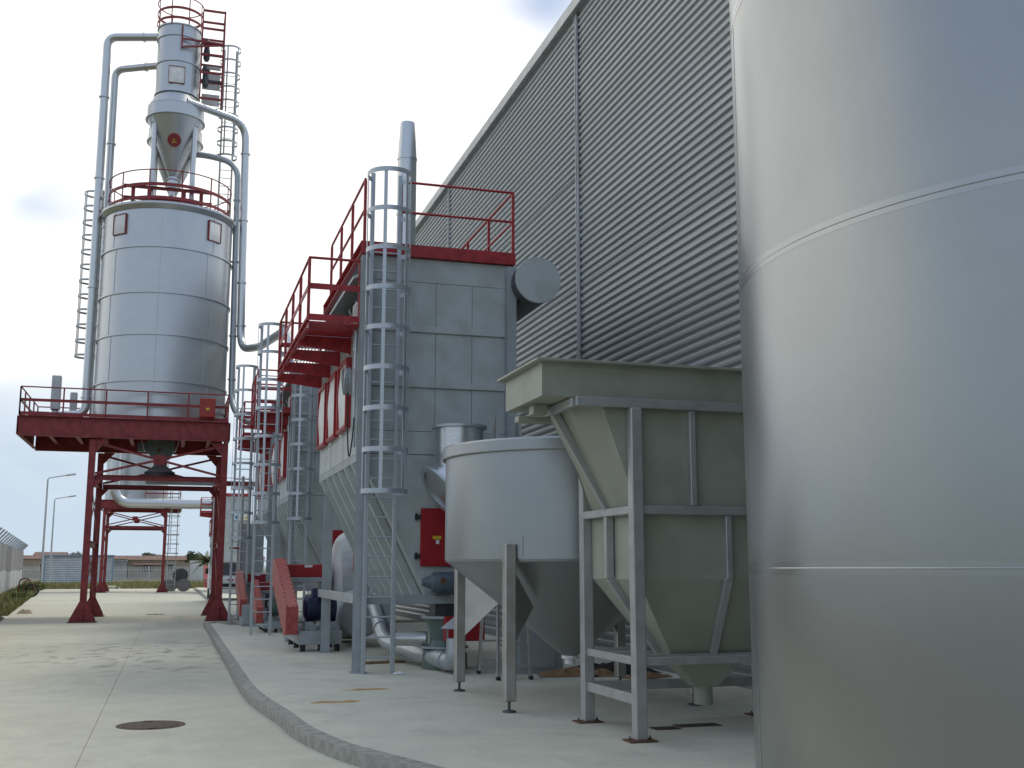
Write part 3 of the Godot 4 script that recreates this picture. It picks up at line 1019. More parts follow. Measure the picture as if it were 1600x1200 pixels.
	part(bl, "silencer_box", b, M.trim)
	b = MB.new()
	b.lathe([Vector2(0.1, 0.0), Vector2(0.1, 0.3), Vector2(0.13, 0.32), Vector2(0.13, 0.37), Vector2(0.08, 0.45)], 16)
	part(bl, "neck", b, M.galvanised)
	b = MB.new()
	b.span(Vector3(-0.75, 0.0, -0.2), Vector3(-0.13, 0.36, 0.2), 0.02)
	part(bl, "motor_cover", b, M.red_oxide)
	# second smaller silencer
	b = MB.new()
	b.span(Vector3(0.33, 0.0, -1.3), Vector3(0.55, 1.2, -1.05), 0.02)
	part(bl, "filter_box", b, M.trim)
	# electrical cabinet
	var cab := thing("control_cabinet", "small bright red cabinet with yellow label on the silo platform railing", "cabinet", "", Vector3(0.9, 6.2, -36.05))
	b = MB.new()
	b.span(Vector3(-0.24, 0.08, -0.1), Vector3(0.24, 0.68, 0.1), 0.012)
	part(cab, "case", b, M.red_orange)
	b = MB.new()
	b.span(Vector3(-0.215, 0.10, 0.1), Vector3(0.215, 0.66, 0.112), 0.004)
	var cd := part(cab, "door", b, M.red_orange)
	b = MB.new()
	b.span(Vector3(-0.05, 0.30, 0.112), Vector3(0.06, 0.38, 0.115))
	part(cd, "warning_label", b, M.label_yellow)
	# ladders of the silo
	caged_ladder("caged ladder on the boundary wall side of the silo, beside the two pipes", Vector3(-2.78, 6.15, -39.5), -PI / 2, 8.3, 2.5, 8.2, 0.4, 0.36, 12, M.hopper_frame, 0.3)
	caged_ladder("caged ladder standing on the silo roof beside the cyclone valve platform", Vector3(1.25, 13.4, -39.6), 0.0, 6.9, 2.7, 6.8, 0.42, 0.36, 9, M.hopper_frame, 0.3)
	# discharge under the platform
	var dv := thing("discharge_valve", "grey discharge valve box hanging under the silo platform on a red neck", "valve", "", Vector3(-0.45, 0, -37.6))
	b = MB.new()
	b.prism(PackedVector2Array([Vector2(-0.42, 5.66), Vector2(-0.42, 5.36), Vector2(-0.28, 5.08), Vector2(0.28, 5.08), Vector2(0.42, 5.36), Vector2(0.42, 5.66)]), 0.5, Vector3(0, 0, -0.25))
	part(dv, "housing", b, M.motor_green)
	b = MB.new()
	b.span(Vector3(-0.72, 5.3, -0.15), Vector3(-0.42, 5.6, 0.15), 0.02)
	part(dv, "gear_motor", b, M.motor_green)
	b = MB.new()
	b.lathe([Vector2(0.06, 0), Vector2(0.06, 0.03), Vector2(0, 0.03)], 12, 0, TAU, Vector3(-0.05, 5.34, 0.25), Basis(Vector3.RIGHT, PI / 2))
	part(dv, "shaft_end", b, M.rusty)
	for x in [-0.62, 0.56]:
		b = MB.new()
		b.bar(Vector3(x, 5.7, 0.1), Vector3(x + 0.12 * signf(-x), 5.3, 0.1), 0.12, 0.03)
		part(dv, "hanger", b, M.trim)
	b = MB.new()
	b.lathe([Vector2(0.22, 5.09), Vector2(0.2, 4.88)], 16)
	part(dv, "neck", b, M.red_oxide)
	var ch := thing("chute_conveyor", "grey flared chute feeding a level screw conveyor under the silo", "conveyor", "", Vector3(-0.45, 0, -37.6))
	b = MB.new()
	var sq := Basis(Vector3.UP, PI / 4)
	b.lathe([Vector2(0.22, 4.88), Vector2(0.62, 4.62)], 4, 0, TAU, Vector3.ZERO, sq)
	part(ch, "hood", b, M.grey_frame)
	b = MB.new()
	for y in [4.59, 4.52, 4.45]:
		b.lathe([Vector2(0.66, y), Vector2(0.66, y + 0.04), Vector2(0.55, y + 0.04)], 4, 0, TAU, Vector3.ZERO, sq)
		b.lathe([Vector2(0.60, y - 0.05), Vector2(0.60, y)], 4, 0, TAU, Vector3.ZERO, sq)
	part(ch, "bellows", b, M.dark_steel)
	b = MB.new()
	b.span(Vector3(-0.42, 4.26, -0.16), Vector3(3.1, 4.41, 0.16), 0.01)
	part(ch, "trough", b, M.grey_frame)
	b = MB.new()
	b.span(Vector3(2.1, 4.27, 0.162), Vector3(3.05, 4.38, 0.20))
	part(ch, "drive_guard", b, M.red_oxide)
	# thick bent duct of the far silo
	flanged_pipe("thick_duct", "thick shiny duct bending from the far silo to a level run", [Vector3(-3.75, 11.0, -79.4), Vector3(-3.75, 5.95, -79.4), Vector3(0.1, 5.92, -79.4), Vector3(3.4, 5.9, -79.0)], 0.33, 1.1, br, [[Vector3(-0.6, 5.92, -79.4), Vector3.RIGHT], [Vector3(1.1, 5.91, -79.3), Vector3.RIGHT], [Vector3(-3.75, 8.2, -79.4), up]], "duct")
	caged_ladder("far caged ladder standing beside the distant red frame's leg", Vector3(0.1, 0.0, -80.2), 0.0, 7.2, 2.6, 7.0, 0.55, 0.42, 8, M.hopper_frame, 0.3)

# ------------------------------------------------------------------ filter units
func filter_unit(label: String, z: float, detail: bool, length := 4.5) -> Node3D:
	# local: x 0 .. 2.4 (world 2.6 .. 5), front face z = 0
	var t := thing("filter_unit", label, "filter unit", "grey filter units along the warehouse", Vector3(2.6, 0, z))
	var g: Material = M.grey_paint
	var L := -length
	var b := MB.new()
	# dark inner body just behind the panels
	b.span(Vector3(0.04, 3.3, L + 0.04), Vector3(2.36, 5.28, -0.045))
	b.span(Vector3(0.45, 5.28, L + 0.04), Vector3(2.36, 6.34, -0.045))
	part(t, "core", b, M.grey_frame)
	var rows := [3.30, 3.65, 4.33, 5.19, 5.98, 6.36]
	var cols := [0.0, 0.58, 1.17, 1.75, 2.40]
	for r in 5:
		var cc: Array = cols if r in [1, 2, 3] else [0.0, 2.40]
		for c in cc.size() - 1:
			b = MB.new()
			b.span(Vector3(cc[c] + 0.003, rows[r] + 0.003, -0.045), Vector3(cc[c + 1] - 0.003, rows[r + 1] - 0.003, 0.0 + rng.randf_range(0, 0.003)), 0.003)
			part(t, "front_panel", b, g)
	for y in [4.33, 5.19]:
		b = MB.new()
		b.span(Vector3(-0.01, y - 0.005, 0.004), Vector3(2.41, y + 0.095, 0.035), 0.006)
		part(t, "band", b, g)
	# left flank: lower wall with three vents, niche above
	for q in [[3.3, 3.72], [3.72, 5.28]]:
		for k in 3:
			b = MB.new()
			b.span(Vector3(0.0, q[0] + 0.003, L * (k + 1) / 3.0 + 0.003 - 0.045 * (1.0 - k / 2.0) * 0.0), Vector3(0.045, q[1] - 0.003, L * k / 3.0 - 0.048), 0.003)
			part(t, "side_panel", b, g)
	for k in 3:
		vent_panel(t, Vector3(-0.0, 4.33, -1.28 - k * 1.28), Basis(Vector3.UP, -PI / 2), 1.0, 1.12, 0.09, M.red_door)
	b = MB.new()
	b.span(Vector3(2.355, 3.3, L), Vector3(2.40, 6.34, -0.048))
	b.span(Vector3(0.04, 3.3, L), Vector3(2.354, 6.34, L + 0.04))
	part(t, "rear_wall", b, g)
	# sloped hood over the niche
	b = MB.new()
	b.prism(PackedVector2Array([Vector2(-0.12, 6.02), Vector2(0.5, 6.33), Vector2(0.5, 6.28), Vector2(-0.12, 5.97)]), -length + 0.1, Vector3(0, 0, -0.05))
	part(t, "hood", b, g)
	# hopper: front plate, sloped ribbed flank, outlet
	b = MB.new()
	b.prism(PackedVector2Array([Vector2(0.02, 3.295), Vector2(2.38, 3.295), Vector2(1.85, 1.14), Vector2(1.10, 1.14)]), -0.03, Vector3(0, 0, -0.01))
	part(t, "hopper_front", b, g)
	b = MB.new()
	b.quad(Vector3(0.02, 3.295, -0.045), Vector3(0.02, 3.295, L), Vector3(1.10, 1.14, L), Vector3(1.10, 1.14, -0.045), Vector3(-1, -0.5, 0))
	b.quad(Vector3(2.38, 3.295, -0.045), Vector3(2.38, 3.295, L), Vector3(1.85, 1.14, L), Vector3(1.85, 1.14, -0.045), Vector3(1, -0.5, 0))
	b.quad(Vector3(0.02, 3.295, L), Vector3(2.38, 3.295, L), Vector3(1.85, 1.14, L), Vector3(1.10, 1.14, L), Vector3(0, 0, -1))
	part(t, "hopper_flank", b, g)
	var sd := Vector3(1.08, -2.155, 0).normalized()
	var sn := Vector3(-2.155, -1.08, 0).normalized()
	for k in 8:
		b = MB.new()
		var zz := -0.35 - k * 0.72
		if zz < L + 0.1:
			break
		b.bar(Vector3(0.06, 3.2, zz) + sn * 0.06, Vector3(1.06, 1.2, zz) + sn * 0.06, 0.10, 0.115, sn)
		part(t, "stiffener_rib", b, g)
	b = MB.new()
	b.span(Vector3(0.0, 3.18, L), Vector3(0.06, 3.298, -0.05))
	part(t, "skirt_beam", b, M.grey_frame)
	b = MB.new()
	b.span(Vector3(0.12, 1.08, -0.02), Vector3(1.9, 1.22, 0.08), 0.006)
	b.span(Vector3(0.03, 1.08, L), Vector3(0.13, 1.22, -0.05), 0.006)
	part(t, "sill_beam", b, M.grey_frame)
	for q in [[0.05, 0.10], [2.35, 0.10], [0.12, L + 0.5], [2.35, L + 0.3]]:
		b = MB.new()
		b.ibeam(Vector3(q[0], 0.13, q[1]), Vector3(q[0], 3.3 if q[1] < 0 else 6.3, q[1]), 0.15, 0.14, Vector3(0, 0, 1), 0.012)
		b.span(Vector3(q[0] - 0.12, 0.118, q[1] - 0.12), Vector3(q[0] + 0.12, 0.135, q[1] + 0.12))
		part(t, "column", b, M.grey_frame)
	# red inspection door on the hopper front
	if detail:
		b = MB.new()
		b.span(Vector3(0.965, 1.63, 0.0), Vector3(1.55, 2.49, 0.045), 0.008)
		var d := part(t, "door", b, M.red_door)
		for y in [1.78, 2.36]:
			b = MB.new()
			b.span(Vector3(0.88, y - 0.03, -0.005), Vector3(0.964, y + 0.03, 0.05), 0.004)
			b.tube(PackedVector3Array([Vector3(0.90, y - 0.05, 0.035), Vector3(0.90, y + 0.05, 0.035)]), 0.02, 8)
			part(d, "hinge", b, M.black_rubber)
		b = MB.new()
		b.span(Vector3(1.15, 2.03, 0.045), Vector3(1.28, 2.08, 0.048))
		part(d, "warning_label", b, M.label_yellow)
		b = MB.new()
		b.span(Vector3(1.20, 1.96, 0.045), Vector3(1.25, 2.02, 0.048))
		part(d, "rating_plate", b, M.label_white)
		for q in [[-0.035, -0.20, 3.4, 5.2], [-0.035, -0.34, 4.9, 5.25]]:
			b = MB.new()
			b.tube(PackedVector3Array([Vector3(q[0], q[2], q[1]), Vector3(q[0], q[3], q[1])]), 0.022, 8)
			part(t, "conduit", b, M.galvanised)
		# air header and pulse valves in the niche
		b = MB.new()
		b.tube(PackedVector3Array([Vector3(0.25, 5.72, -0.5), Vector3(0.25, 5.72, L + 0.4)]), 0.11, 16)
		part(t, "air_header", b, M.dark_steel)
		for k in 5:
			b = MB.new()
			b.tube(curve([Vector3(0.25, 5.72, -0.6 - k * 0.7), Vector3(0.10, 5.95, -0.6 - k * 0.7), Vector3(0.45, 6.05, -0.6 - k * 0.7)], 0.1), 0.03, 8)
			part(t, "pulse_pipe", b, M.galvanised)
		b = MB.new()
		b.lathe([Vector2(0, 0.0), Vector2(0.12, 0.0), Vector2(0.14, 0.08), Vector2(0.14, 0.3), Vector2(0.10, 0.36), Vector2(0, 0.37)], 18, 0, TAU, Vector3(0.10, 5.36, -0.55))
		part(t, "air_filter_bowl", b, M.insulation_white)
		b = MB.new()
		b.tube(PackedVector3Array([Vector3(0.2, 5.30, -0.2), Vector3(0.2, 5.95, -0.2)]), 0.035, 10)
		part(t, "drain_tube", b, M.bright_duct)
	return t

func side_walkway(label: String, z: float, length: float, n: int) -> void:
	var t := thing("side_walkway", label, "walkway", "red cantilever walkways", Vector3(1.8, 5.27, z))
	var m: Material = M.red_paint
	var b := MB.new()
	var land := minf(0.95, length)
	b.span(Vector3(0.03, -0.03, -land), Vector3(0.79, 0.0, -0.02))
	part(t, "deck_plate", b, m)
	b = MB.new()
	for k in 14:
		b.span(Vector3(0.05 + k * 0.055, -0.03, -length), Vector3(0.054 + k * 0.055, 0.0, -land - 0.004))
	for k in int((length - land) / 0.25):
		b.span(Vector3(0.03, -0.012, -land - 0.12 - k * 0.25), Vector3(0.79, -0.004, -land - 0.112 - k * 0.25))
	part(t, "grating", b, M.galvanised)
	b = MB.new()
	b.channel(Vector3(0.0, -0.06, 0.0), Vector3(0.0, -0.06, -length), 0.06, 0.14, Vector3.UP, 0.01, 1.0)
	part(t, "edge_channel", b, m)
	for k in n:
		b = MB.new()
		var zz := lerpf(-0.97 if length > 3.0 else -0.3, -length + 0.15, float(k) / (n - 1))
		b.prism(PackedVector2Array([Vector2(-0.02, -0.032), Vector2(0.8, -0.032), Vector2(0.8, -0.29), Vector2(-0.02, -0.19)]), -0.012, Vector3(0, 0, zz))
		b.span(Vector3(0.79, -0.32, zz - 0.06), Vector3(0.802, -0.03, zz + 0.06))
		part(t, "bracket", b, m)
	rail_run(t, [Vector2(0.78, -0.02), Vector2(0.01, -0.02), Vector2(0.01, -length + 0.02), Vector2(0.78, -length + 0.02)], 0.0, [0.98], m, [[0.54, 0.09]], 0.10, 1.2)

func roof_platform(label: String, z: float, length: float) -> void:
	var t := thing("roof_platform", label, "platform", "red roof platforms", Vector3(2.57, 6.38, z))
	var m: Material = M.red_paint
	for q in [[Vector3(0, 0.08, 0.04), Vector3(2.47, 0.08, 0.04)], [Vector3(0, 0.08, -length), Vector3(2.47, 0.08, -length)]]:
		var b := MB.new()
		b.channel(q[0], q[1], 0.08, 0.19, Vector3.UP, 0.012, 1.0)
		part(t, "edge_beam", b, m)
	for x in [0.04, 2.43]:
		var b := MB.new()
		b.channel(Vector3(x, 0.08, -0.01), Vector3(x, 0.08, -length + 0.05), 0.08, 0.185, Vector3.UP, 0.012, -1.0 if x > 1 else 1.0)
		part(t, "edge_beam", b, m)
	var d := MB.new()
	d.span(Vector3(0.08, 0.12, -length + 0.05), Vector3(2.39, 0.15, 0.0))
	part(t, "deck_plate", d, M.galvanised)
	rail_run(t, [Vector2(2.44, -length + 0.1), Vector2(2.44, 0.03), Vector2(0.62, 0.03)], 0.17, [1.02, 0.53], m, [], 0.0, 1.3)
	rail_run(t, [Vector2(0.06, -length + 0.6), Vector2(0.06, 0.0)], 0.17, [1.02, 0.53], m, [], 0.0, 1.3)

func build_units() -> void:
	filter_unit("grey panelled filter unit with red hopper door behind the tallest caged ladder", -16.5, true)
	filter_unit("grey filter unit right behind the blue-motored fan", -26.6, true)
	filter_unit("grey filter unit deeper in the row beside the silo frame", -32.2, false)
	filter_unit("distant grey filter unit with three pictogram plates level with the far silo", -77.0, false)
	side_walkway("red bracketed walkway along the filter unit with the roof chimney", -16.5, 4.75, 4)
	side_walkway("red bracketed walkway on the filter unit behind the blue-motored fan", -26.6, 2.2, 3)
	side_walkway("red bracketed walkway next to the silo frame", -32.0, 2.2, 3)
	side_walkway("distant red bracketed walkway near the far silo's duct", -77.0, 2.2, 3)
	roof_platform("red railed roof platform over the filter unit with the capped drum", -16.5, 4.4)
	roof_platform("distant red rimmed roof platform near the far silo", -77.0, 4.4)
	var gm: Material = M.galvanised
	caged_ladder("tall galvanised caged ladder on the filter unit with the red hopper door", Vector3(2.91, 0.12, -16.22), 0.0, 7.45, 2.57, 7.34, 0.42, 0.335, 9, gm, 0.285, 6.5)
	caged_ladder("galvanised caged ladder behind the pink-topped belt guard", Vector3(2.02, 0.12, -26.2), 0.0, 7.15, 2.5, 7.05, 0.42, 0.31, 8, gm, 0.285, 6.0)
	caged_ladder("galvanised caged ladder against the side of the filter unit behind the fan", Vector3(2.80, 0.12, -26.25), 0.0, 6.1, 2.6, 6.0, 0.36, 0.28, 7, gm, 0.285, 5.8)
	caged_ladder("galvanised caged ladder between silo leg and the filter row", Vector3(1.82, 0.12, -31.9), 0.0, 7.1, 2.3, 7.05, 0.42, 0.31, 8, gm, 0.285, 6.0)
	# pictogram plates on the distant unit
	for k in 3:
		var p := thing("pictogram_plate", ["white plate with a blue disc on the distant filter unit", "white plate with an orange triangle on the distant filter unit", "white plate with a black figure on the distant filter unit"][k], "sign", "pictogram plates", Vector3(4.15 + k * 0.62, 4.95, -76.93))
		var b := MB.new()
		b.span(Vector3(-0.2, -0.24, -0.02), Vector3(0.2, 0.24, 0.0))
		part(p, "plate", b, M.label_white)
		b = MB.new()
		if k == 0:
			b.lathe([Vector2(0.15, 0.0), Vector2(0.15, 0.004), Vector2(0, 0.004)], 20, 0, TAU, Vector3(0, 0.02, 0), Basis(Vector3.RIGHT, PI / 2))
			part(p, "disc", b, M.label_blue)
		elif k == 1:
			b.prism(PackedVector2Array([Vector2(-0.15, -0.1), Vector2(0.15, -0.1), Vector2(0, 0.16)]), 0.004)
			part(p, "triangle", b, M.label_yellow)
		else:
			b.lathe([Vector2(0.06, 0.0), Vector2(0.06, 0.004), Vector2(0, 0.004)], 12, 0, TAU, Vector3(0.03, 0.1, 0), Basis(Vector3.RIGHT, PI / 2))
			b.prism(PackedVector2Array([Vector2(-0.08, -0.16), Vector2(0.1, -0.16), Vector2(0.05, 0.04), Vector2(-0.03, 0.04)]), 0.004)
			part(p, "figure", b, M.label_black)
	# chimney of the fan
	var c := thing("chimney", "round galvanised chimney with tapered tip rising behind the filter unit", "chimney", "", Vector3(4.57, 0, -23.0))
	var b := MB.new()
	b.lathe([Vector2(0.205, 1.9), Vector2(0.205, 10.45)], 28)
	part(c, "stack", b, M.bright_duct)
	b = MB.new()
	b.lathe([Vector2(0.205, 10.47), Vector2(0.16, 11.30), Vector2(0.15, 11.30), Vector2(0.15, 10.6)], 28)
	part(c, "tip", b, M.bright_duct)
	for y in [3.4, 4.9, 6.4, 7.9, 9.2, 10.46]:
		b = MB.new()
		b.ring(0.203, 0.216, y - 0.02, y + 0.02, 28)
		part(c, "joint_band", b, M.bright_duct)
	# capped drum on the right
	var d := thing("capped_drum_duct", "round duct with a flat grey end cap beside the filter unit", "duct", "", Vector3(5.28, 6.03, -16.0))
	b = MB.new()
	b.lathe([Vector2(0.345, 0.02), Vector2(0.345, 4.6)], 36, 0, TAU, Vector3.ZERO, Basis(Vector3.RIGHT, -PI / 2))
	part(d, "drum", b, M.dark_steel)
	b = MB.new()
	b.lathe([Vector2(0, -0.012), Vector2(0.365, -0.012), Vector2(0.37, 0.02), Vector2(0.345, 0.02)], 36, 0, TAU, Vector3.ZERO, Basis(Vector3.RIGHT, -PI / 2))
	part(d, "end_cap", b, M.grey_paint)
	b = MB.new()
	b.span(Vector3(-0.5, -0.33, -4.4), Vector3(-0.2, 0.1, -0.5), 0.01)
	part(d, "side_transition", b, M.grey_frame)
	# inlet elbow on the front
	var e := thing("inlet_elbow", "segmented galvanised duct elbow on the filter unit above the red door", "duct", "", Vector3(4.02, 0, -15.95))
	b = MB.new()
	b.lathe([Vector2(0.36, 3.05), Vector2(0.36, 3.66)], 36)
	part(e, "upper_duct", b, M.bright_duct)
	b = MB.new()
	b.ring(0.355, 0.41, 3.64, 3.68, 36)
	part(e, "top_flange", b, M.galvanised)
	b = MB.new()
	b.lathe([Vector2(0, 3.62), Vector2(0.355, 3.62)], 36)
	part(e, "blind_plate", b, M.dark_steel)
	b = MB.new()
	b.tube(PackedVector3Array([Vector3(0, 3.06, 0), Vector3(-0.03, 2.96, 0.01)]), 0.36, 36, false)
	b.tube(PackedVector3Array([Vector3(-0.0, 3.02, 0.0), Vector3(-0.10, 2.86, 0.02), Vector3(-0.30, 2.72, 0.05)]), 0.355, 36, false)
	part(e, "elbow", b, M.bright_duct)
	var ed := Vector3(-0.80, -0.58, 0.14).normalized()
	var eb := MB.new().frame(ed, Vector3.UP) * Basis(Vector3.RIGHT, PI / 2)
	b = MB.new()
	b.ring(0.34, 0.41, -0.02, 0.02, 36)
	part(e, "end_flange", b, M.galvanised, Vector3(-0.30, 2.72, 0.05), eb)
	b = MB.new()
	b.lathe([Vector2(0, 0.0), Vector2(0.345, 0.0)], 36)
	part(e, "end_plate", b, M.bright_duct, Vector3(-0.29, 2.73, 0.05), eb)
	b = MB.new()
	b.span(Vector3(-0.22, 3.1, -0.56), Vector3(0.22, 3.5, -0.28))
	part(e, "wall_stub", b, M.grey_frame)
	# cable coil hanging at the corner
	var k := thing("cable_coil", "coil of grey cable hung on the corner of the filter unit", "cable", "", Vector3(2.46, 4.42, -16.75))
	for i in 6:
		b = MB.new()
		var pts := PackedVector3Array()
		var rr := 0.17 + 0.012 * sin(i * 2.1)
		for j in 28:
			var a := TAU * j / 28
			pts.append(Vector3(0.02 * i - 0.06 + 0.01 * sin(a * 2 + i), sin(a) * rr * 1.15 - 0.01 * (i % 3), cos(a) * rr))
		b.tube(pts, 0.011, 6, false, -1.0, true)
		part(k, "loop", b, M.grey_frame)
	b = MB.new()
	b.tube(curve([Vector3(0, -0.18, 0.05), Vector3(0.02, -0.9, 0.0), Vector3(0.03, -1.25, 0.12), Vector3(0.05, -0.9, 0.3), Vector3(0.06, -0.6, 0.32)], 0.25), 0.011, 6)
	part(k, "loose_end", b, M.black_rubber)

# ------------------------------------------------------------------ round tank on legs
func build_round_tank() -> void:
	var c := Vector3(4.52, 0, -12.57)
	var t := thing("round_tank", "round pale steel tank with conical bottom standing on pillar legs", "tank", "", c)
	var R := 1.47
	var b := MB.new()
	b.lathe([Vector2(R - 0.04, 1.66), Vector2(R - 0.012, 1.67), Vector2(R, 1.70), Vector2(R, 2.88)], 72)
	b.lathe([Vector2(R - 0.006, 2.95), Vector2(R - 0.006, 1.7)], 72)
	part(t, "shell", b, M.satin_steel)
	b = MB.new()
	b.lathe([Vector2(R - 0.01, 2.86), Vector2(R + 0.035, 2.86), Vector2(R + 0.04, 2.87), Vector2(R + 0.04, 2.98), Vector2(R + 0.025, 3.0), Vector2(R - 0.02, 3.0)], 72)
	part(t, "rim", b, M.satin_steel)
	b = MB.new()
	b.lathe([Vector2(0.09, 0.60), Vector2(R - 0.04, 1.66)], 72)
	part(t, "cone", b, M.satin_steel)
	b = MB.new()
	b.lathe([Vector2(0, 0.50), Vector2(0.06, 0.50), Vector2(0.06, 0.56), Vector2(0.10, 0.565), Vector2(0.10, 0.60), Vector2(0.0, 0.6)], 18)
	part(t, "outlet", b, M.label_white)
	for sx in [-1.0, 1.0]:
		for sz in [-1.0, 1.0]:
			var p := Vector3(sx * 1.06, 0, sz * 1.06)
			var bs := Basis(Vector3.UP, 0.0)
			b = MB.new()
			b.span(Vector3(-0.062, 0.23, -0.062), Vector3(0.062, 1.86, 0.062), 0.012)
			var l := part(t, "leg", b, M.steel_leg, p, bs)
			b = MB.new()
			b.tube(PackedVector3Array([Vector3(0, 0.14, 0), Vector3(0, 0.24, 0)]), 0.016, 8)
			b.lathe([Vector2(0.075, 0.12), Vector2(0.07, 0.135), Vector2(0.02, 0.145), Vector2(0, 0.145)], 18)
			part(l, "screw_foot", b, M.dark_steel)
			# doubler pad on the shell
			b = MB.new()
			var a := atan2(sx, sz)
			b.ring(R, R + 0.006, 1.72, 1.95, 8, a - 0.10, a + 0.10)
			part(t, "leg_pad", b, M.satin_steel)
			# gusset web between leg and cone
			b = MB.new()
			b.prism(PackedVector2Array([Vector2(0.07, 1.60), Vector2(0.07, 0.78), Vector2(0.55, 1.18)]), 0.01, p + Vector3(0, 0, -0.005), Basis(Vector3.UP, a + PI / 2))
			part(t, "gusset_web", b, M.steel_leg)

# ------------------------------------------------------------------ box hopper on frame
func build_box_hopper() -> void:
	var t := thing("box_hopper", "pale green rectangular hopper tapering down inside a grey square-tube frame", "hopper", "", Vector3(0, 0, 0))
	var g: Material = M.cream_paint
	var f: Material = M.hopper_frame
	var zf := -9.36
	var zb := -10.50
	var x0 := 3.12
	var xr := 5.80
	var xl := 4.02
	var b := MB.new()
	# collar box and its flange
	b.quad(Vector3(x0, 3.13, zf), Vector3(xr, 3.13, zf), Vector3(xr, 3.44, zf), Vector3(x0, 3.44, zf), Vector3(0, 0, 1))
	b.quad(Vector3(x0, 3.13, zb), Vector3(xr, 3.13, zb), Vector3(xr, 3.44, zb), Vector3(x0, 3.44, zb), Vector3(0, 0, -1))
	b.quad(Vector3(x0, 3.13, zf), Vector3(x0, 3.13, zb), Vector3(x0, 3.44, zb), Vector3(x0, 3.44, zf), Vector3(-1, 0, 0))
	b.quad(Vector3(xr, 3.13, zf), Vector3(xr, 3.13, zb), Vector3(xr, 3.44, zb), Vector3(xr, 3.44, zf), Vector3(1, 0, 0))
	b.quad(Vector3(x0, 3.13, zf), Vector3(x0, 3.13, zb), Vector3(x0 + 0.36, 3.13, zb), Vector3(x0 + 0.36, 3.13, zf), Vector3(0, -1, 0))
	part(t, "collar", b, g)
	b = MB.new()
	b.span(Vector3(x0 - 0.07, 3.44, zf - 0.0), Vector3(xr + 0.07, 3.465, zf + 0.075), 0.004)
	b.span(Vector3(x0 - 0.07, 3.44, zb - 0.075), Vector3(xr + 0.07, 3.465, zb), 0.004)
	b.span(Vector3(x0 - 0.07, 3.44, zb), Vector3(x0, 3.465, zf), 0.004)
	b.span(Vector3(xr, 3.44, zb), Vector3(xr + 0.07, 3.465, zf), 0.004)
	part(t, "rim_flange", b, g)
	# upper body with the sloped left side
	var xs := x0 + 0.33
	var in0 := 0.30      # the sloped side is narrower than the body: folded corner faces
	b = MB.new()
	b.quad(Vector3(xs + 0.22, 3.13, zf), Vector3(xr, 3.13, zf), Vector3(xr, 2.10, zf), Vector3(xl + 0.02, 2.10, zf), Vector3(0, 0, 1))
	part(t, "upper_front", b, g)
	b = MB.new()
	b.quad(Vector3(xs + 0.22, 3.13, zf), Vector3(xl + 0.02, 2.10, zf), Vector3(xl - 0.02, 2.10, zf - 0.30), Vector3(xs, 3.13, zf - 0.26), Vector3(-1, -0.3, 0.6))
	part(t, "corner_fold", b, g)
	var b2 := MB.new()
	b2.quad(Vector3(xs + 0.22, 3.13, zb), Vector3(xl + 0.02, 2.10, zb), Vector3(xl - 0.02, 2.10, zb + 0.30), Vector3(xs, 3.13, zb + 0.26), Vector3(-1, -0.3, -0.6))
	part(t, "corner_fold", b2, g)
	b = MB.new()
	b.quad(Vector3(xs, 3.13, zf - 0.26), Vector3(xl - 0.02, 2.10, zf - 0.30), Vector3(xl - 0.02, 2.10, zb + 0.30), Vector3(xs, 3.13, zb + 0.26), Vector3(-1, -0.5, 0))
	part(t, "sloped_side", b, g)
	b = MB.new()
	b.quad(Vector3(xs + 0.22, 3.13, zb), Vector3(xr, 3.13, zb), Vector3(xr, 2.10, zb), Vector3(xl, 2.10, zb), Vector3(0, 0, -1))
	b.quad(Vector3(xr, 3.13, zf), Vector3(xr, 3.13, zb), Vector3(xr, 1.5, zb), Vector3(xr, 1.5, zf), Vector3(1, 0, 0))
	part(t, "upper_back", b, g)
	# straight belt and taper
	b = MB.new()
	b.quad(Vector3(xl, 2.10, zf), Vector3(xr, 2.10, zf), Vector3(xr, 1.5, zf), Vector3(xl, 1.5, zf), Vector3(0, 0, 1))
	b.quad(Vector3(xl, 2.10, zb), Vector3(xr, 2.10, zb), Vector3(xr, 1.5, zb), Vector3(xl, 1.5, zb), Vector3(0, 0, -1))
	b.quad(Vector3(xl, 2.10, zf), Vector3(xl, 2.10, zb), Vector3(xl, 1.5, zb), Vector3(xl, 1.5, zf), Vector3(-1, 0, 0))
	part(t, "belt", b, g)
	var q0 := [Vector3(xl, 1.5, zf), Vector3(xr, 1.5, zf), Vector3(xr, 1.5, zb), Vector3(xl, 1.5, zb)]
	var q1 := [Vector3(4.50, 0.80, -9.74), Vector3(5.32, 0.80, -9.74), Vector3(5.32, 0.80, -10.12), Vector3(4.50, 0.80, -10.12)]
	var q2 := [Vector3(4.80, 0.50, -9.84), Vector3(5.02, 0.50, -9.84), Vector3(5.02, 0.50, -10.02), Vector3(4.80, 0.50, -10.02)]
	var outs := [Vector3(0, -0.4, 1), Vector3(1, -0.4, 0), Vector3(0, -0.4, -1), Vector3(-1, -0.4, 0)]
	for i in 4:
		var j := (i + 1) % 4
		b = MB.new()
		b.quad(q0[i], q0[j], q1[j], q1[i], outs[i])
		b.quad(q1[i], q1[j], q2[j], q2[i], outs[i])
		part(t, "taper_side", b, g)
	b = MB.new()
	b.tube(PackedVector3Array([Vector3(4.91, 0.51, -9.93), Vector3(4.91, 0.33, -9.93)]), 0.09, 18)
	part(t, "outlet_pipe", b, g)
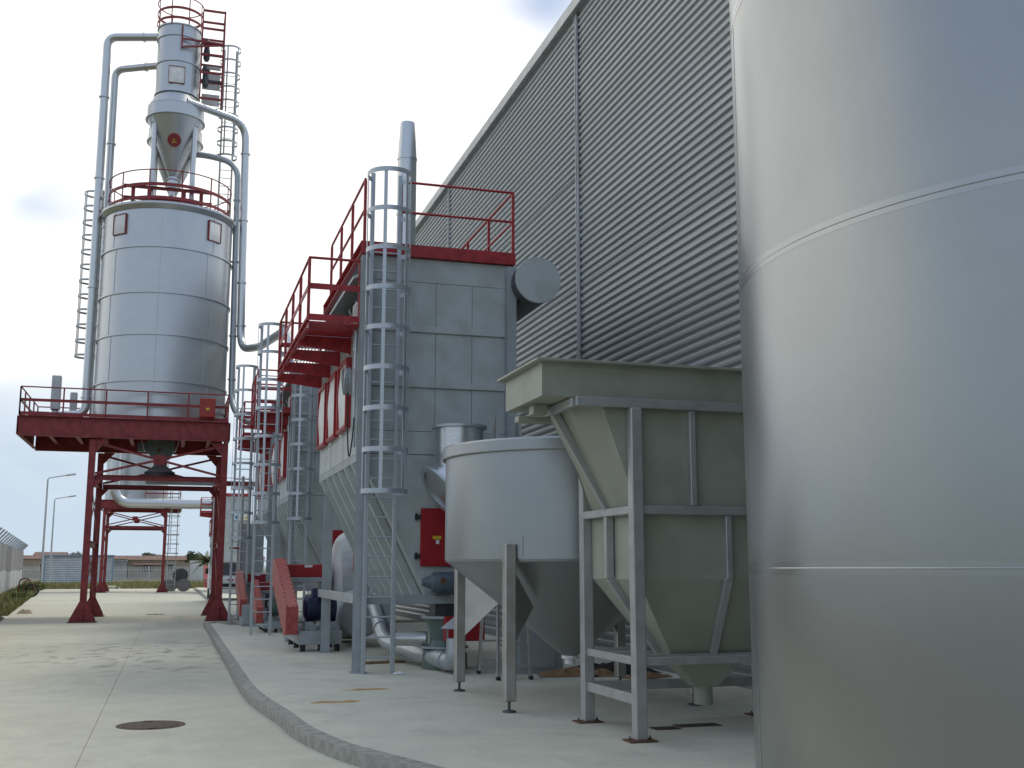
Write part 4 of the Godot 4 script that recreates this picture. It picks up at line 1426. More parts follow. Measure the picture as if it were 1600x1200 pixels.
	# frame
	for x in [3.98, 5.86]:
		for z in [-9.29, -10.57]:
			b = MB.new()
			b.span(Vector3(x - 0.055, 0.13, z - 0.055), Vector3(x + 0.055, 3.12 if x > 5 else 3.04, z + 0.055), 0.01)
			var l := part(t, "leg", b, f)
			b = MB.new()
			b.span(Vector3(x - 0.13, 0.12, z - 0.10), Vector3(x + 0.13, 0.132, z + 0.10), 0.003)
			var fp := part(l, "foot_plate", b, M.rusty)
			for k in [-1.0, 1.0]:
				b = MB.new()
				b.lathe([Vector2(0.014, 0.132), Vector2(0.014, 0.146), Vector2(0.007, 0.147), Vector2(0.007, 0.165), Vector2(0, 0.165)], 6, 0, TAU, Vector3(x + k * 0.095, 0, z))
				part(fp, "anchor_bolt", b, M.dark_steel)
	var bars := []
	for z in [-9.30, -10.56]:
		bars.append([Vector3(xs - 0.03, 3.085, z), Vector3(5.86, 3.085, z), 0.06, 0.085])
		bars.append([Vector3(4.04, 2.12, z), Vector3(5.80, 2.12, z), 0.06, 0.075])
		bars.append([Vector3(4.04, 0.79, z), Vector3(5.80, 0.79, z), 0.05, 0.07])
	bars.append([Vector3(xs - 0.03, 3.08, -9.345), Vector3(xs - 0.03, 3.08, -10.51), 0.06, 0.085])
	bars.append([Vector3(3.96, 2.12, -9.35), Vector3(3.96, 2.12, -10.51), 0.06, 0.075])
	bars.append([Vector3(3.98, 0.79, -9.35), Vector3(3.98, 0.79, -10.51), 0.05, 0.07])
	bars.append([Vector3(3.98, 0.46, -9.35), Vector3(3.98, 0.46, -10.51), 0.05, 0.09])
	bars.append([Vector3(5.86, 0.46, -9.35), Vector3(5.86, 0.46, -10.51), 0.05, 0.09])
	bars.append([Vector3(4.04, 0.46, -10.56), Vector3(5.80, 0.46, -10.56), 0.05, 0.09])
	# bars on the faces
	bars.append([Vector3(4.56, 3.04, -9.325), Vector3(4.56, 2.16, -9.325), 0.08, 0.06])
	bars.append([Vector3(5.22, 3.04, -9.325), Vector3(5.22, 2.16, -9.325), 0.08, 0.06])
	bars.append([Vector3(4.90, 2.08, -9.325), Vector3(4.90, 1.50, -9.325), 0.08, 0.06])
	bars.append([Vector3(4.90, 1.51, -9.325), Vector3(4.91, 0.82, -9.70), 0.08, 0.05])
	bars.append([Vector3(3.97, 2.08, -9.93), Vector3(3.97, 1.50, -9.93), 0.06, 0.08])
	bars.append([Vector3(3.98, 1.51, -9.93), Vector3(4.46, 0.82, -9.93), 0.06, 0.08])
	bars.append([Vector3(xs - 0.02, 3.06, -9.93), Vector3(xl - 0.05, 2.15, -9.93), 0.06, 0.08])
	for z in [-9.70, -10.16]:
		bars.append([Vector3(4.01, 0.79, z), Vector3(5.83, 0.79, z), 0.05, 0.06])
	for q in bars:
		b = MB.new()
		b.bar(q[0], q[1], q[2], q[3], Vector3.UP, 0.006)
		part(t, "frame_bar", b, f)
	# ear brackets under the collar
	b = MB.new()
	b.span(Vector3(3.2, 3.03, -10.0), Vector3(3.34, 3.129, -9.86), 0.006)
	b.span(Vector3(3.12, 2.98, -10.2), Vector3(3.44, 3.04, -10.08), 0.006)
	part(t, "bracket", b, g)

# ------------------------------------------------------------------ near tank
func build_near_tank() -> void:
	var t := thing("stainless_tank", "huge stainless steel tank with weld bands standing on the pavement", "tank", "", Vector3(4.66, 0, -4.45))
	var R := 1.95
	var ys := [0.12, 1.6, 3.1, 4.6, 6.1, 7.6]
	for i in 5:
		var b := MB.new()
		b.lathe([Vector2(R, ys[i]), Vector2(R, ys[i + 1])], 160)
		part(t, "shell_course", b, M.stainless)
		b = MB.new()
		b.box(Vector3(0, (ys[i] + ys[i + 1]) * 0.5, R), Vector3(0.03, ys[i + 1] - ys[i] - 0.1, 0.003))
		part(t, "vertical_weld", b, M.weld_band, Vector3.ZERO, Basis(Vector3.UP, [-1.9, 0.55, -1.95, 0.6, -1.9][i]))
		if i > 0:
			b = MB.new()
			b.lathe([Vector2(R + 0.0008, ys[i] - 0.030), Vector2(R + 0.0008, ys[i] - 0.004), Vector2(R + 0.0018, ys[i]), Vector2(R + 0.0008, ys[i] + 0.004), Vector2(R + 0.0008, ys[i] + 0.030)], 200)
			part(t, "weld_band", b, M.weld_band)
	var r := MB.new()
	r.lathe([Vector2(R, 7.6), Vector2(0.3, 8.1), Vector2(0, 8.1)], 96)
	part(t, "roof", r, M.stainless)

# ------------------------------------------------------------------ fans
func fan_set(label: String, at: Vector3, motor: Material, housing: bool, s := 1.0) -> Node3D:
	var t := thing("fan_set", label, "fan", "belt driven fans beside the filter units", at)
	t.scale = Vector3.ONE * s
	var f: Material = M.grey_frame
	var b := MB.new()
	# base frame of channels on rubber feet
	b.span(Vector3(0.0, 0.12, -0.07), Vector3(0.78, 0.36, 0.0), 0.008)
	b.span(Vector3(0.0, 0.12, -2.2), Vector3(0.78, 0.36, -2.13), 0.008)
	b.span(Vector3(0.0, 0.12, -2.13), Vector3(0.07, 0.36, -0.07), 0.008)
	b.span(Vector3(0.71, 0.12, -2.13), Vector3(0.78, 0.36, -0.07), 0.008)
	part(t, "base_frame", b, f)
	for x in [0.08, 0.40, 0.70]:
		for z in [-0.06, -1.1, -2.1]:
			if x == 0.40 and z != -0.06:
				continue
			b = MB.new()
			b.lathe([Vector2(0.055, 0.0), Vector2(0.045, 0.06), Vector2(0.055, 0.12), Vector2(0, 0.12)], 12, 0, TAU, Vector3(x, 0, z))
			part(t, "rubber_foot", b, M.black_rubber)
	for x in [0.12, 0.55]:
		b = MB.new()
		b.prism(PackedVector2Array([Vector2(0, 0.36), Vector2(0.2, 0.36), Vector2(0.2, 0.44), Vector2(0.13, 0.52), Vector2(0.0, 0.52)]), 0.5, Vector3(x, 0, -0.65))
		part(t, "motor_seat", b, f)
	# motor: ribbed barrel along x
	var bx := Basis(Vector3.BACK, -PI / 2)
	b = MB.new()
	var prof := [Vector2(0, 0.0), Vector2(0.15, 0.0), Vector2(0.25, 0.04), Vector2(0.25, 0.1)]
	for k in 9:
		var y := 0.1 + k * 0.045
		prof.append_array([Vector2(0.225, y), Vector2(0.225, y + 0.02), Vector2(0.25, y + 0.02), Vector2(0.25, y + 0.045)])
	prof.append_array([Vector2(0.26, 0.51), Vector2(0.26, 0.57), Vector2(0.1, 0.6), Vector2(0, 0.6)])
	b.lathe(prof, 24, 0, TAU, Vector3(0.12, 0.76, -0.4), bx)
	var mo := part(t, "motor", b, motor)
	b = MB.new()
	b.span(Vector3(0.26, 0.97, -0.52), Vector3(0.50, 1.12, -0.28), 0.015)
	part(mo, "terminal_box", b, motor)
	b = MB.new()
	b.span(Vector3(0.42, 0.985, -0.270), Vector3(0.56, 1.035, -0.262))
	part(mo, "rating_plate", b, M.label_white)
	# belt guard: slanted oblong cover from motor up to the fan shaft
	b = MB.new()
	var pg := PackedVector2Array([Vector2(0.10, 0.32), Vector2(0.10, 0.80), Vector2(-2.55, 1.68), Vector2(-2.95, 1.66), Vector2(-2.95, 1.22), Vector2(-0.28, 0.28)])
	b.prism(pg, 0.22, Vector3(-0.25, 0, 0), Basis(Vector3(0, 0, 1), Vector3.UP, Vector3(1, 0, 0)))
	var gd := part(t, "belt_guard", b, M.red_guard)
	b = MB.new()
	for k in 13:
		var p := Vector2(0.05, 0.82).lerp(Vector2(-2.5, 1.665), k / 12.0)
		for x in [-0.225, -0.055]:
			b.box(Vector3(x, p.y + 0.002, p.x), Vector3(0.022, 0.02, 0.022), 0.004)
	part(gd, "bolt_row", b, M.dark_steel)
	# shaft cover and pedestal
	b = MB.new()
	b.span(Vector3(0.02, 1.30, -3.3), Vector3(0.86, 1.56, -2.75), 0.012)
	var sc := part(t, "shaft_cover", b, M.red_door)
	b = MB.new()
	b.span(Vector3(0.38, 1.50, -2.75), Vector3(0.54, 1.55, -2.745))
	part(sc, "warning_label", b, M.label_white)
	b = MB.new()
	b.span(Vector3(0.0, 1.20, -3.35), Vector3(0.95, 1.296, -2.72), 0.01)
	b.span(Vector3(0.05, 0.0, -3.3), Vector3(0.25, 1.2, -2.8), 0.01)
	b.span(Vector3(0.72, 0.0, -3.3), Vector3(0.9, 1.2, -2.8), 0.01)
	part(t, "pedestal", b, f)
	if housing:
		b = MB.new()
		var sp := PackedVector2Array()
		for k in 30:
			var a := TAU * k / 30.0
			var rr := 0.85 + 0.30 * k / 30.0
			sp.append(Vector2(cos(a) * rr, sin(a) * rr))
		b.prism(sp, 0.55, Vector3(1.0, 1.12, -2.6), Basis(Vector3(0, 0, -1), Vector3.UP, Vector3(1, 0, 0)))
		part(t, "scroll_housing", b, M.grey_paint)
		b = MB.new()
		b.lathe([Vector2(0.44, 0.0), Vector2(0.44, 0.95), Vector2(0.40, 1.0), Vector2(0, 1.0)], 28, 0, TAU, Vector3(1.25, 0.62, -1.75), Basis(Vector3.RIGHT, PI / 2))
		part(t, "inlet_drum", b, M.grey_frame)
		b = MB.new()
		b.tube(curve([Vector3(1.15, 1.6, -3.0), Vector3(1.2, 2.05, -2.9), Vector3(2.29, 2.05, -2.2)], 0.3), 0.22, 18)
		part(t, "outlet_duct", b, M.insulation_white)
		b = MB.new()
		b.span(Vector3(1.2, 1.40, -1.62), Vector3(1.55, 1.80, -1.45), 0.015)
		var rb := part(t, "drive_box", b, M.red_door)
		b = MB.new()
		b.span(Vector3(1.36, 1.44, -1.45), Vector3(1.48, 1.49, -1.446))
		part(rb, "warning_label", b, M.label_yellow)
	return t

func build_fans() -> void:
	fan_set("fan with ribbed navy motor and long pink-topped red belt guard", Vector3(2.28, 0.12, -20.75), M.motor_blue, true)
	fan_set("smaller fan with grey-green motor and short red belt guard", Vector3(2.16, 0.12, -27.1), M.motor_green, false, 0.72)
	fan_set("fan on a grey plinth in front of the white truck", Vector3(2.0, 0.12, -30.3), M.motor_blue, false, 0.85)
	fan_set("distant fan with bright blue motor near the cable drums", Vector3(2.35, 0.12, -73.0), M.motor_blue, false, 1.0)
	var p := thing("grey_plinth", "plain grey steel plinth under the far red belt guard", "plinth", "", Vector3(1.86, 0.12, -30.2))
	var b := MB.new()
	b.span(Vector3(-0.02, 0.0, -0.7), Vector3(0.42, 0.55, 0.0), 0.01)
	part(p, "case", b, M.grey_frame)
	b = MB.new()
	b.span(Vector3(0.03, 0.05, 0.0), Vector3(0.37, 0.5, 0.012), 0.004)
	part(p, "cover", b, M.grey_frame)

# ------------------------------------------------------------------ small things
func crumple(size: Vector3, n: int, sd: int, amp: float) -> MB:
	# closed crumpled body on the ground: noisy heap
	var f := FastNoiseLite.new()
	f.seed = sd; f.frequency = 1.7; f.noise_type = FastNoiseLite.TYPE_CELLULAR; f.cellular_return_type = FastNoiseLite.RETURN_DISTANCE2_SUB
	var g := FastNoiseLite.new()
	g.seed = sd + 1; g.frequency = 1.1
	var pts := []
	for j in n + 1:
		var row := []
		for i in n + 1:
			var u := float(i) / n * 2 - 1
			var v := float(j) / n * 2 - 1
			var sx := u + 0.12 * g.get_noise_2d(u * 2.0 + 9.0, v * 2.0)
			var sz := v + 0.12 * g.get_noise_2d(u * 2.0, v * 2.0 + 9.0)
			var edge := (1 - pow(absf(u), 4)) * (1 - pow(absf(v), 4))
			var h := edge * size.y * (0.45 + 0.55 * (g.get_noise_2d(u * 1.5, v * 1.5) * 0.5 + 0.5) + amp * f.get_noise_2d(u * 2.2, v * 2.2))
			row.append(Vector3(sx * size.x * 0.5, maxf(h, 0.0) + 0.004, sz * size.z * 0.5))
		pts.append(row)
	var b := MB.new()
	for j in n:
		for i in n:
			b.tri3(pts[j][i], pts[j][i + 1], pts[j + 1][i + 1], Vector3.UP)
			b.tri3(pts[j][i], pts[j + 1][i + 1], pts[j + 1][i], Vector3.UP)
	return b

func build_small() -> void:
	# rotary valve and its pipes under the hopper of the near filter unit
	var v := thing("rotary_valve", "grey rotary valve with red drive box below the filter unit's hopper", "valve", "", Vector3(4.02, 0.12, -16.75))
	var b := MB.new()
	b.lathe([Vector2(0.34, 0.0), Vector2(0.34, 0.22), Vector2(0.26, 0.3), Vector2(0.22, 0.42), Vector2(0.26, 0.6), Vector2(0.30, 0.72), Vector2(0.30, 0.78), Vector2(0, 0.78)], 24)
	part(v, "body", b, M.motor_green)
	b = MB.new()
	b.ring(0.25, 0.36, 0.74, 0.775, 24)
	part(v, "flange", b, M.grey_frame)
	b = MB.new()
	b.ring(0.25, 0.36, 0.30, 0.33, 24)
	part(v, "flange", b, M.grey_frame)
	b = MB.new()
	b.span(Vector3(-0.2, 0.78, -0.2), Vector3(0.2, 1.03, 0.2))
	part(v, "inlet_neck", b, M.dark_steel)
	b = MB.new()
	b.span(Vector3(-0.1, 0.42, 0.3), Vector3(0.5, 0.78, 0.46), 0.01)
	var rb := part(v, "drive_box", b, M.red_door)
	b = MB.new()
	b.span(Vector3(0.05, 0.70, 0.46), Vector3(0.2, 0.76, 0.464))
	part(rb, "rating_plate", b, M.label_white)
	var gm := thing("gear_motor", "blue-grey gear motor with a round orange shaft cap under the red door", "motor", "", Vector3(3.82, 1.40, -16.22))
	b = MB.new()
	b.lathe([Vector2(0, -0.06), Vector2(0.05, -0.06), Vector2(0.09, 0.05), Vector2(0.13, 0.10), Vector2(0.15, 0.2), Vector2(0.15, 0.42), Vector2(0.12, 0.46), Vector2(0.13, 0.5), Vector2(0.13, 0.85), Vector2(0.1, 0.88), Vector2(0, 0.88)], 20, 0, TAU, Vector3(-0.22, 0, 0), Basis(Vector3.BACK, -PI / 2))
	part(gm, "housing", b, M.motor_grey)
	b = MB.new()
	b.span(Vector3(-0.08, -0.2, -0.25), Vector3(0.14, 0.14, -0.02), 0.02)
	part(gm, "gearbox", b, M.motor_grey)
	b = MB.new()
	b.lathe([Vector2(0.045, 0), Vector2(0.045, 0.17), Vector2(0, 0.17)], 12, 0, TAU, Vector3(0, 0.02, 0), Basis(Vector3.RIGHT, PI / 2))
	part(gm, "shaft_cap", b, M.rusty)
	# low galvanised pipe with capped stub
	var pp := thing("floor_pipe", "bent galvanised pipe lying along the pavement ending in a cone-capped stub", "pipe", "", Vector3.ZERO)
	b = MB.new()
	b.tube(curve([Vector3(3.55, 1.02, -20.6), Vector3(3.45, 0.95, -19.6), Vector3(3.42, 0.42, -18.4), Vector3(3.75, 0.30, -17.2), Vector3(3.93, 0.28, -15.75), Vector3(3.93, 0.62, -15.75)], 0.28, 8), 0.125, 18)
	part(pp, "duct", b, M.galvanised)
	for q in [[Vector3(3.70, 0.33, -17.5), Vector3(0.25, -0.05, 1)], [Vector3(3.89, 0.285, -16.1), Vector3(0.15, 0, 1)], [Vector3(3.43, 0.62, -18.85), Vector3(0, -0.5, 1)]]:
		b = MB.new()
		b.ring(0.12, 0.145, -0.02, 0.02, 18)
		part(pp, "joint_collar", b, M.galvanised, q[0], MB.new().frame(q[1], Vector3.UP) * Basis(Vector3.RIGHT, PI / 2))
	b = MB.new()
	b.lathe([Vector2(0.21, 0.76), Vector2(0.0, 0.93)], 20, 0, TAU, Vector3(3.93, 0, -15.75))
	b.lathe([Vector2(0.0, 0.925), Vector2(0.21, 0.755)], 20, 0, TAU, Vector3(3.93, 0, -15.75))
	part(pp, "rain_cap", b, M.galvanised)
	b = MB.new()
	for a in 3:
		b.box(Vector3(3.93, 0.70, -15.75) + Vector3(sin(a * 2.1), 0, cos(a * 2.1)) * 0.11, Vector3(0.02, 0.2, 0.02))
	part(pp, "cap_stay", b, M.galvanised)
	var p2 := thing("branch_pipe", "short level galvanised pipe entering the rotary valve", "pipe", "", Vector3.ZERO)
	b = MB.new()
	b.tube(PackedVector3Array([Vector3(3.30, 0.55, -17.1), Vector3(3.78, 0.55, -16.9)]), 0.11, 18)
	part(p2, "duct", b, M.bright_duct)
	b = MB.new()
	b.ring(0.105, 0.135, -0.015, 0.015, 18)
	part(p2, "joint_collar", b, M.galvanised, Vector3(3.32, 0.55, -17.09), MB.new().frame(Vector3(1, 0, 0.4), Vector3.UP) * Basis(Vector3.RIGHT, PI / 2))
	# step ladder behind the round tank
	var sl := thing("stepladder", "tall aluminium stepladder standing open behind the round tank", "ladder", "", Vector3.ZERO)
	var al: Material = M.aluminium
	for q in [[-14.75, -15.15], [-15.75, -15.25]]:
		for x in [[4.28, 4.38], [4.74, 4.70]]:
			b = MB.new()
			b.bar(Vector3(x[0], 0.15, q[0]), Vector3(x[1], 3.75, q[1]), 0.035, 0.07, Vector3(0, 0, 1))
			var r := part(sl, "side_rail", b, al)
			b = MB.new()
			b.box(Vector3(x[0], 0.145, q[0]), Vector3(0.05, 0.05, 0.08), 0.008)
			part(r, "foot", b, M.black_rubber)
		for k in 12:
			var s := (0.3 + k * 0.28 - 0.15) / 3.6
			b = MB.new()
			b.bar(Vector3(lerpf(4.28, 4.38, s) + 0.015, 0.3 + k * 0.28, lerpf(q[0], q[1], s)), Vector3(lerpf(4.74, 4.70, s) - 0.015, 0.3 + k * 0.28, lerpf(q[0], q[1], s)), 0.05, 0.03)
			part(sl, "rung", b, al)
	# grey bin behind
	var bn := thing("steel_bin", "dark grey steel bin with slanted top behind the round tank", "bin", "", Vector3(4.75, 0.12, -15.9))
	b = MB.new()
	b.prism(PackedVector2Array([Vector2(0, 0), Vector2(0.72, 0), Vector2(0.70, 0.72), Vector2(0.42, 0.92), Vector2(0.0, 1.15)]), 0.5, Vector3(0, 0, -0.1))
	part(bn, "case", b, M.grey_frame)
	b = MB.new()
	b.span(Vector3(0.05, 0.08, 0.4), Vector3(0.60, 0.66, 0.412), 0.004)
	part(bn, "front_plate", b, M.grey_frame)
	# debris near the warehouse wall
	var o := part(self, "tarpaulin", crumple(Vector3(1.3, 0.34, 0.7), 22, 3, 0.6), M.tarp_dark, Vector3(6.15, 0.12, -15.3), Basis(Vector3.UP, 0.3))
	tag(o, "dark crumpled tarpaulin heap on the pavement behind the box hopper", "tarpaulin")
	o = part(self, "cardboard_sheet", crumple(Vector3(1.1, 0.22, 0.5), 14, 8, 0.5), M.cardboard, Vector3(5.55, 0.12, -15.1), Basis(Vector3.UP, -0.2))
	tag(o, "crumpled brown cardboard sheet lying beside the dark tarpaulin", "cardboard")
	o = part(self, "cardboard_sheet", crumple(Vector3(0.7, 0.14, 0.4), 12, 19, 0.5), M.cardboard, Vector3(6.35, 0.12, -14.55), Basis(Vector3.UP, 0.5))
	tag(o, "smaller brown cardboard piece in front of the dark tarpaulin", "cardboard")
	o = part(self, "crumpled_paper", crumple(Vector3(0.16, 0.10, 0.13), 10, 27, 0.9), M.litter_white, Vector3(3.19, 0.12, -16.05))
	tag(o, "crumpled white paper at the foot of the caged ladder", "litter")
	o = part(self, "wood_plank", plank(0.7), M.cardboard, Vector3(3.3, 0.12, -17.9), Basis(Vector3.UP, 0.2))
	tag(o, "short brown plank lying under the hopper pipe", "plank")
	# covers
	manhole("round rusty manhole cover in the road", Vector3(-0.11, 0, -12.5), 0.30)
	manhole("second rusty manhole cover between the silo frame legs", Vector3(-0.4, 0, -41.9), 0.30)
	for q in [[4.90, -10.05, 0.22, "rusty square drain cover under the box hopper"], [4.52, -9.95, 0.13, "small dark drain cover beside the rusty one"]]:
		var d := thing("drain_cover", q[3], "drain cover", "pavement drain covers", Vector3(q[0], 0.118, q[1]))
		b = MB.new()
		b.span(Vector3(-q[2], 0.0, -0.09), Vector3(q[2], 0.006, 0.09), 0.002)
		part(d, "plate", b, M.iron_cover)
	# post with red arm
	var ps := thing("pipe_post", "thin grey post with a short red arm beside the silo leg", "post", "", Vector3(1.98, 0.12, -34.3))
	b = MB.new()
	b.tube(PackedVector3Array([Vector3(0, 0.0, 0), Vector3(0, 4.2, 0)]), 0.045, 10)
	part(ps, "pole", b, M.hopper_frame)
	b = MB.new()
	b.tube(PackedVector3Array([Vector3(-0.32, 2.07, 0), Vector3(0.02, 2.07, 0)]), 0.03, 8)
	part(ps, "arm", b, M.red_oxide)
	b = MB.new()
	b.span(Vector3(-0.12, 0.0, -0.12), Vector3(0.12, 0.015, 0.12))
	part(ps, "base_plate", b, M.dark_steel)
	var wh := thing("equipment_cabinet", "tall plain grey cabinet behind the thin post", "cabinet", "", Vector3(2.0, 0.12, -36.9))
	b = MB.new()
	b.span(Vector3(0.05, 1.0, -0.5), Vector3(0.82, 2.9, 0.0), 0.012)
	part(wh, "case", b, M.grey_frame)
	b = MB.new()
	b.span(Vector3(0.10, 1.05, 0.0), Vector3(0.77, 2.85, 0.014), 0.004)
	part(wh, "door", b, M.grey_frame)
	b = MB.new()
	for x in [0.1, 0.72]:
		b.span(Vector3(x, 0.0, -0.3), Vector3(x + 0.06, 1.0, -0.24))
	part(wh, "stand", b, M.grey_frame)
	build_truck()

func plank(l: float) -> MB:
	var b := MB.new()
	b.span(Vector3(-l / 2, 0, -0.06), Vector3(l / 2, 0.035, 0.06), 0.004)
	return b

func manhole(label: String, at: Vector3, r: float) -> void:
	var t := thing("manhole_cover", label, "manhole cover", "manhole covers", at)
	var b := MB.new()
	b.ring(r - 0.004, r + 0.045, -0.02, 0.004, 48)
	part(t, "frame", b, M.iron_cover)
	b = MB.new()
	b.lathe([Vector2(r - 0.012, -0.02), Vector2(r - 0.012, 0.006), Vector2(0, 0.006)], 48)
	part(t, "lid", b, M.iron_cover)
	for s in [-1.0, 1.0]:
		b = MB.new()
		b.box(Vector3(0.03 * s, 0.006, s * (r - 0.03)), Vector3(0.10, 0.012, 0.05), 0.003)
		part(t, "lifting_lug", b, M.iron_cover)

func build_truck() -> void:
	var t := thing("truck", "small white truck facing the road between silo frame and filter units", "truck", "", Vector3(2.75, 0.12, -54.5))
	var w := 0.98
	var b := MB.new()
	b.prism(PackedVector2Array([Vector2(0.0, 0.55), Vector2(0.0, 1.02), Vector2(-0.18, 1.10), Vector2(-0.42, 1.70), Vector2(-1.7, 1.72), Vector2(-1.75, 0.55)]), w * 2, Vector3(-w, 0, 0), Basis(Vector3(0, 0, 1), Vector3.UP, Vector3(1, 0, 0)))
	part(t, "cab", b, M.house_white)
	var tl := atan2(0.24, 0.6)
	b = MB.new()
	b.box(Vector3(0, 1.41, -0.285), Vector3(1.66, 0.54, 0.02), 0.004, Basis(Vector3.RIGHT, -tl))
	part(t, "windscreen", b, M.window_dark)
	b = MB.new()
	b.box(Vector3(0, 1.755, -1.0), Vector3(1.9, 0.07, 1.45), 0.02)
	part(t, "roof_edge", b, M.cream_paint)
	b = MB.new()
	b.box(Vector3(0, 0.42, 0.04), Vector3(1.9, 0.20, 0.16), 0.02)
	part(t, "bumper", b, M.pale_plastic)
	b = MB.new()
	b.box(Vector3(0, 0.70, 0.006), Vector3(0.9, 0.16, 0.02), 0.004)
	part(t, "grille", b, M.black_rubber)
	b = MB.new()
	b.prism(PackedVector2Array([Vector2(-0.16, 0.98), Vector2(-0.08, 0.98), Vector2(0.0, 0.86), Vector2(0.08, 0.98), Vector2(0.16, 0.98), Vector2(0.02, 0.80), Vector2(-0.02, 0.80)]), 0.006, Vector3(0, 0, 0.001))
	part(t, "emblem", b, M.red_door)
	for s in [-1.0, 1.0]:
		b = MB.new()
		b.box(Vector3(s * 0.7, 0.72, 0.01), Vector3(0.3, 0.16, 0.03), 0.01)
		part(t, "headlight", b, M.vent_white)
		b = MB.new()
		b.box(Vector3(s * 1.08, 1.35, -0.25), Vector3(0.14, 0.26, 0.06), 0.015)
		part(t, "mirror", b, M.black_rubber)
		for z in [-0.75, -3.6]:
			b = MB.new()
			b.lathe([Vector2(0.0, -0.11), Vector2(0.36, -0.11), Vector2(0.39, -0.08), Vector2(0.39, 0.08), Vector2(0.36, 0.11), Vector2(0, 0.11)], 24, 0, TAU, Vector3(s * 0.8, 0.39, z), Basis(Vector3.BACK, PI / 2))
			var wl := part(t, "wheel", b, M.black_rubber)
			b = MB.new()
			b.lathe([Vector2(0.0, -0.115), Vector2(0.2, -0.115), Vector2(0.22, -0.1), Vector2(0.22, 0.1), Vector2(0.2, 0.115), Vector2(0, 0.115)], 18, 0, TAU, Vector3(s * 0.8, 0.39, z), Basis(Vector3.BACK, PI / 2))
			part(wl, "rim", b, M.trim)
	b = MB.new()
	b.span(Vector3(-0.45, 0.42, -4.4), Vector3(0.45, 0.58, -0.1))
	part(t, "chassis", b, M.black_rubber)
	b = MB.new()
	b.span(Vector3(-0.98, 0.80, -4.5), Vector3(0.98, 0.90, -1.82))
	b.span(Vector3(-0.98, 0.9, -1.9), Vector3(0.98, 1.75, -1.85))
	part(t, "load_bed", b, M.dark_steel)

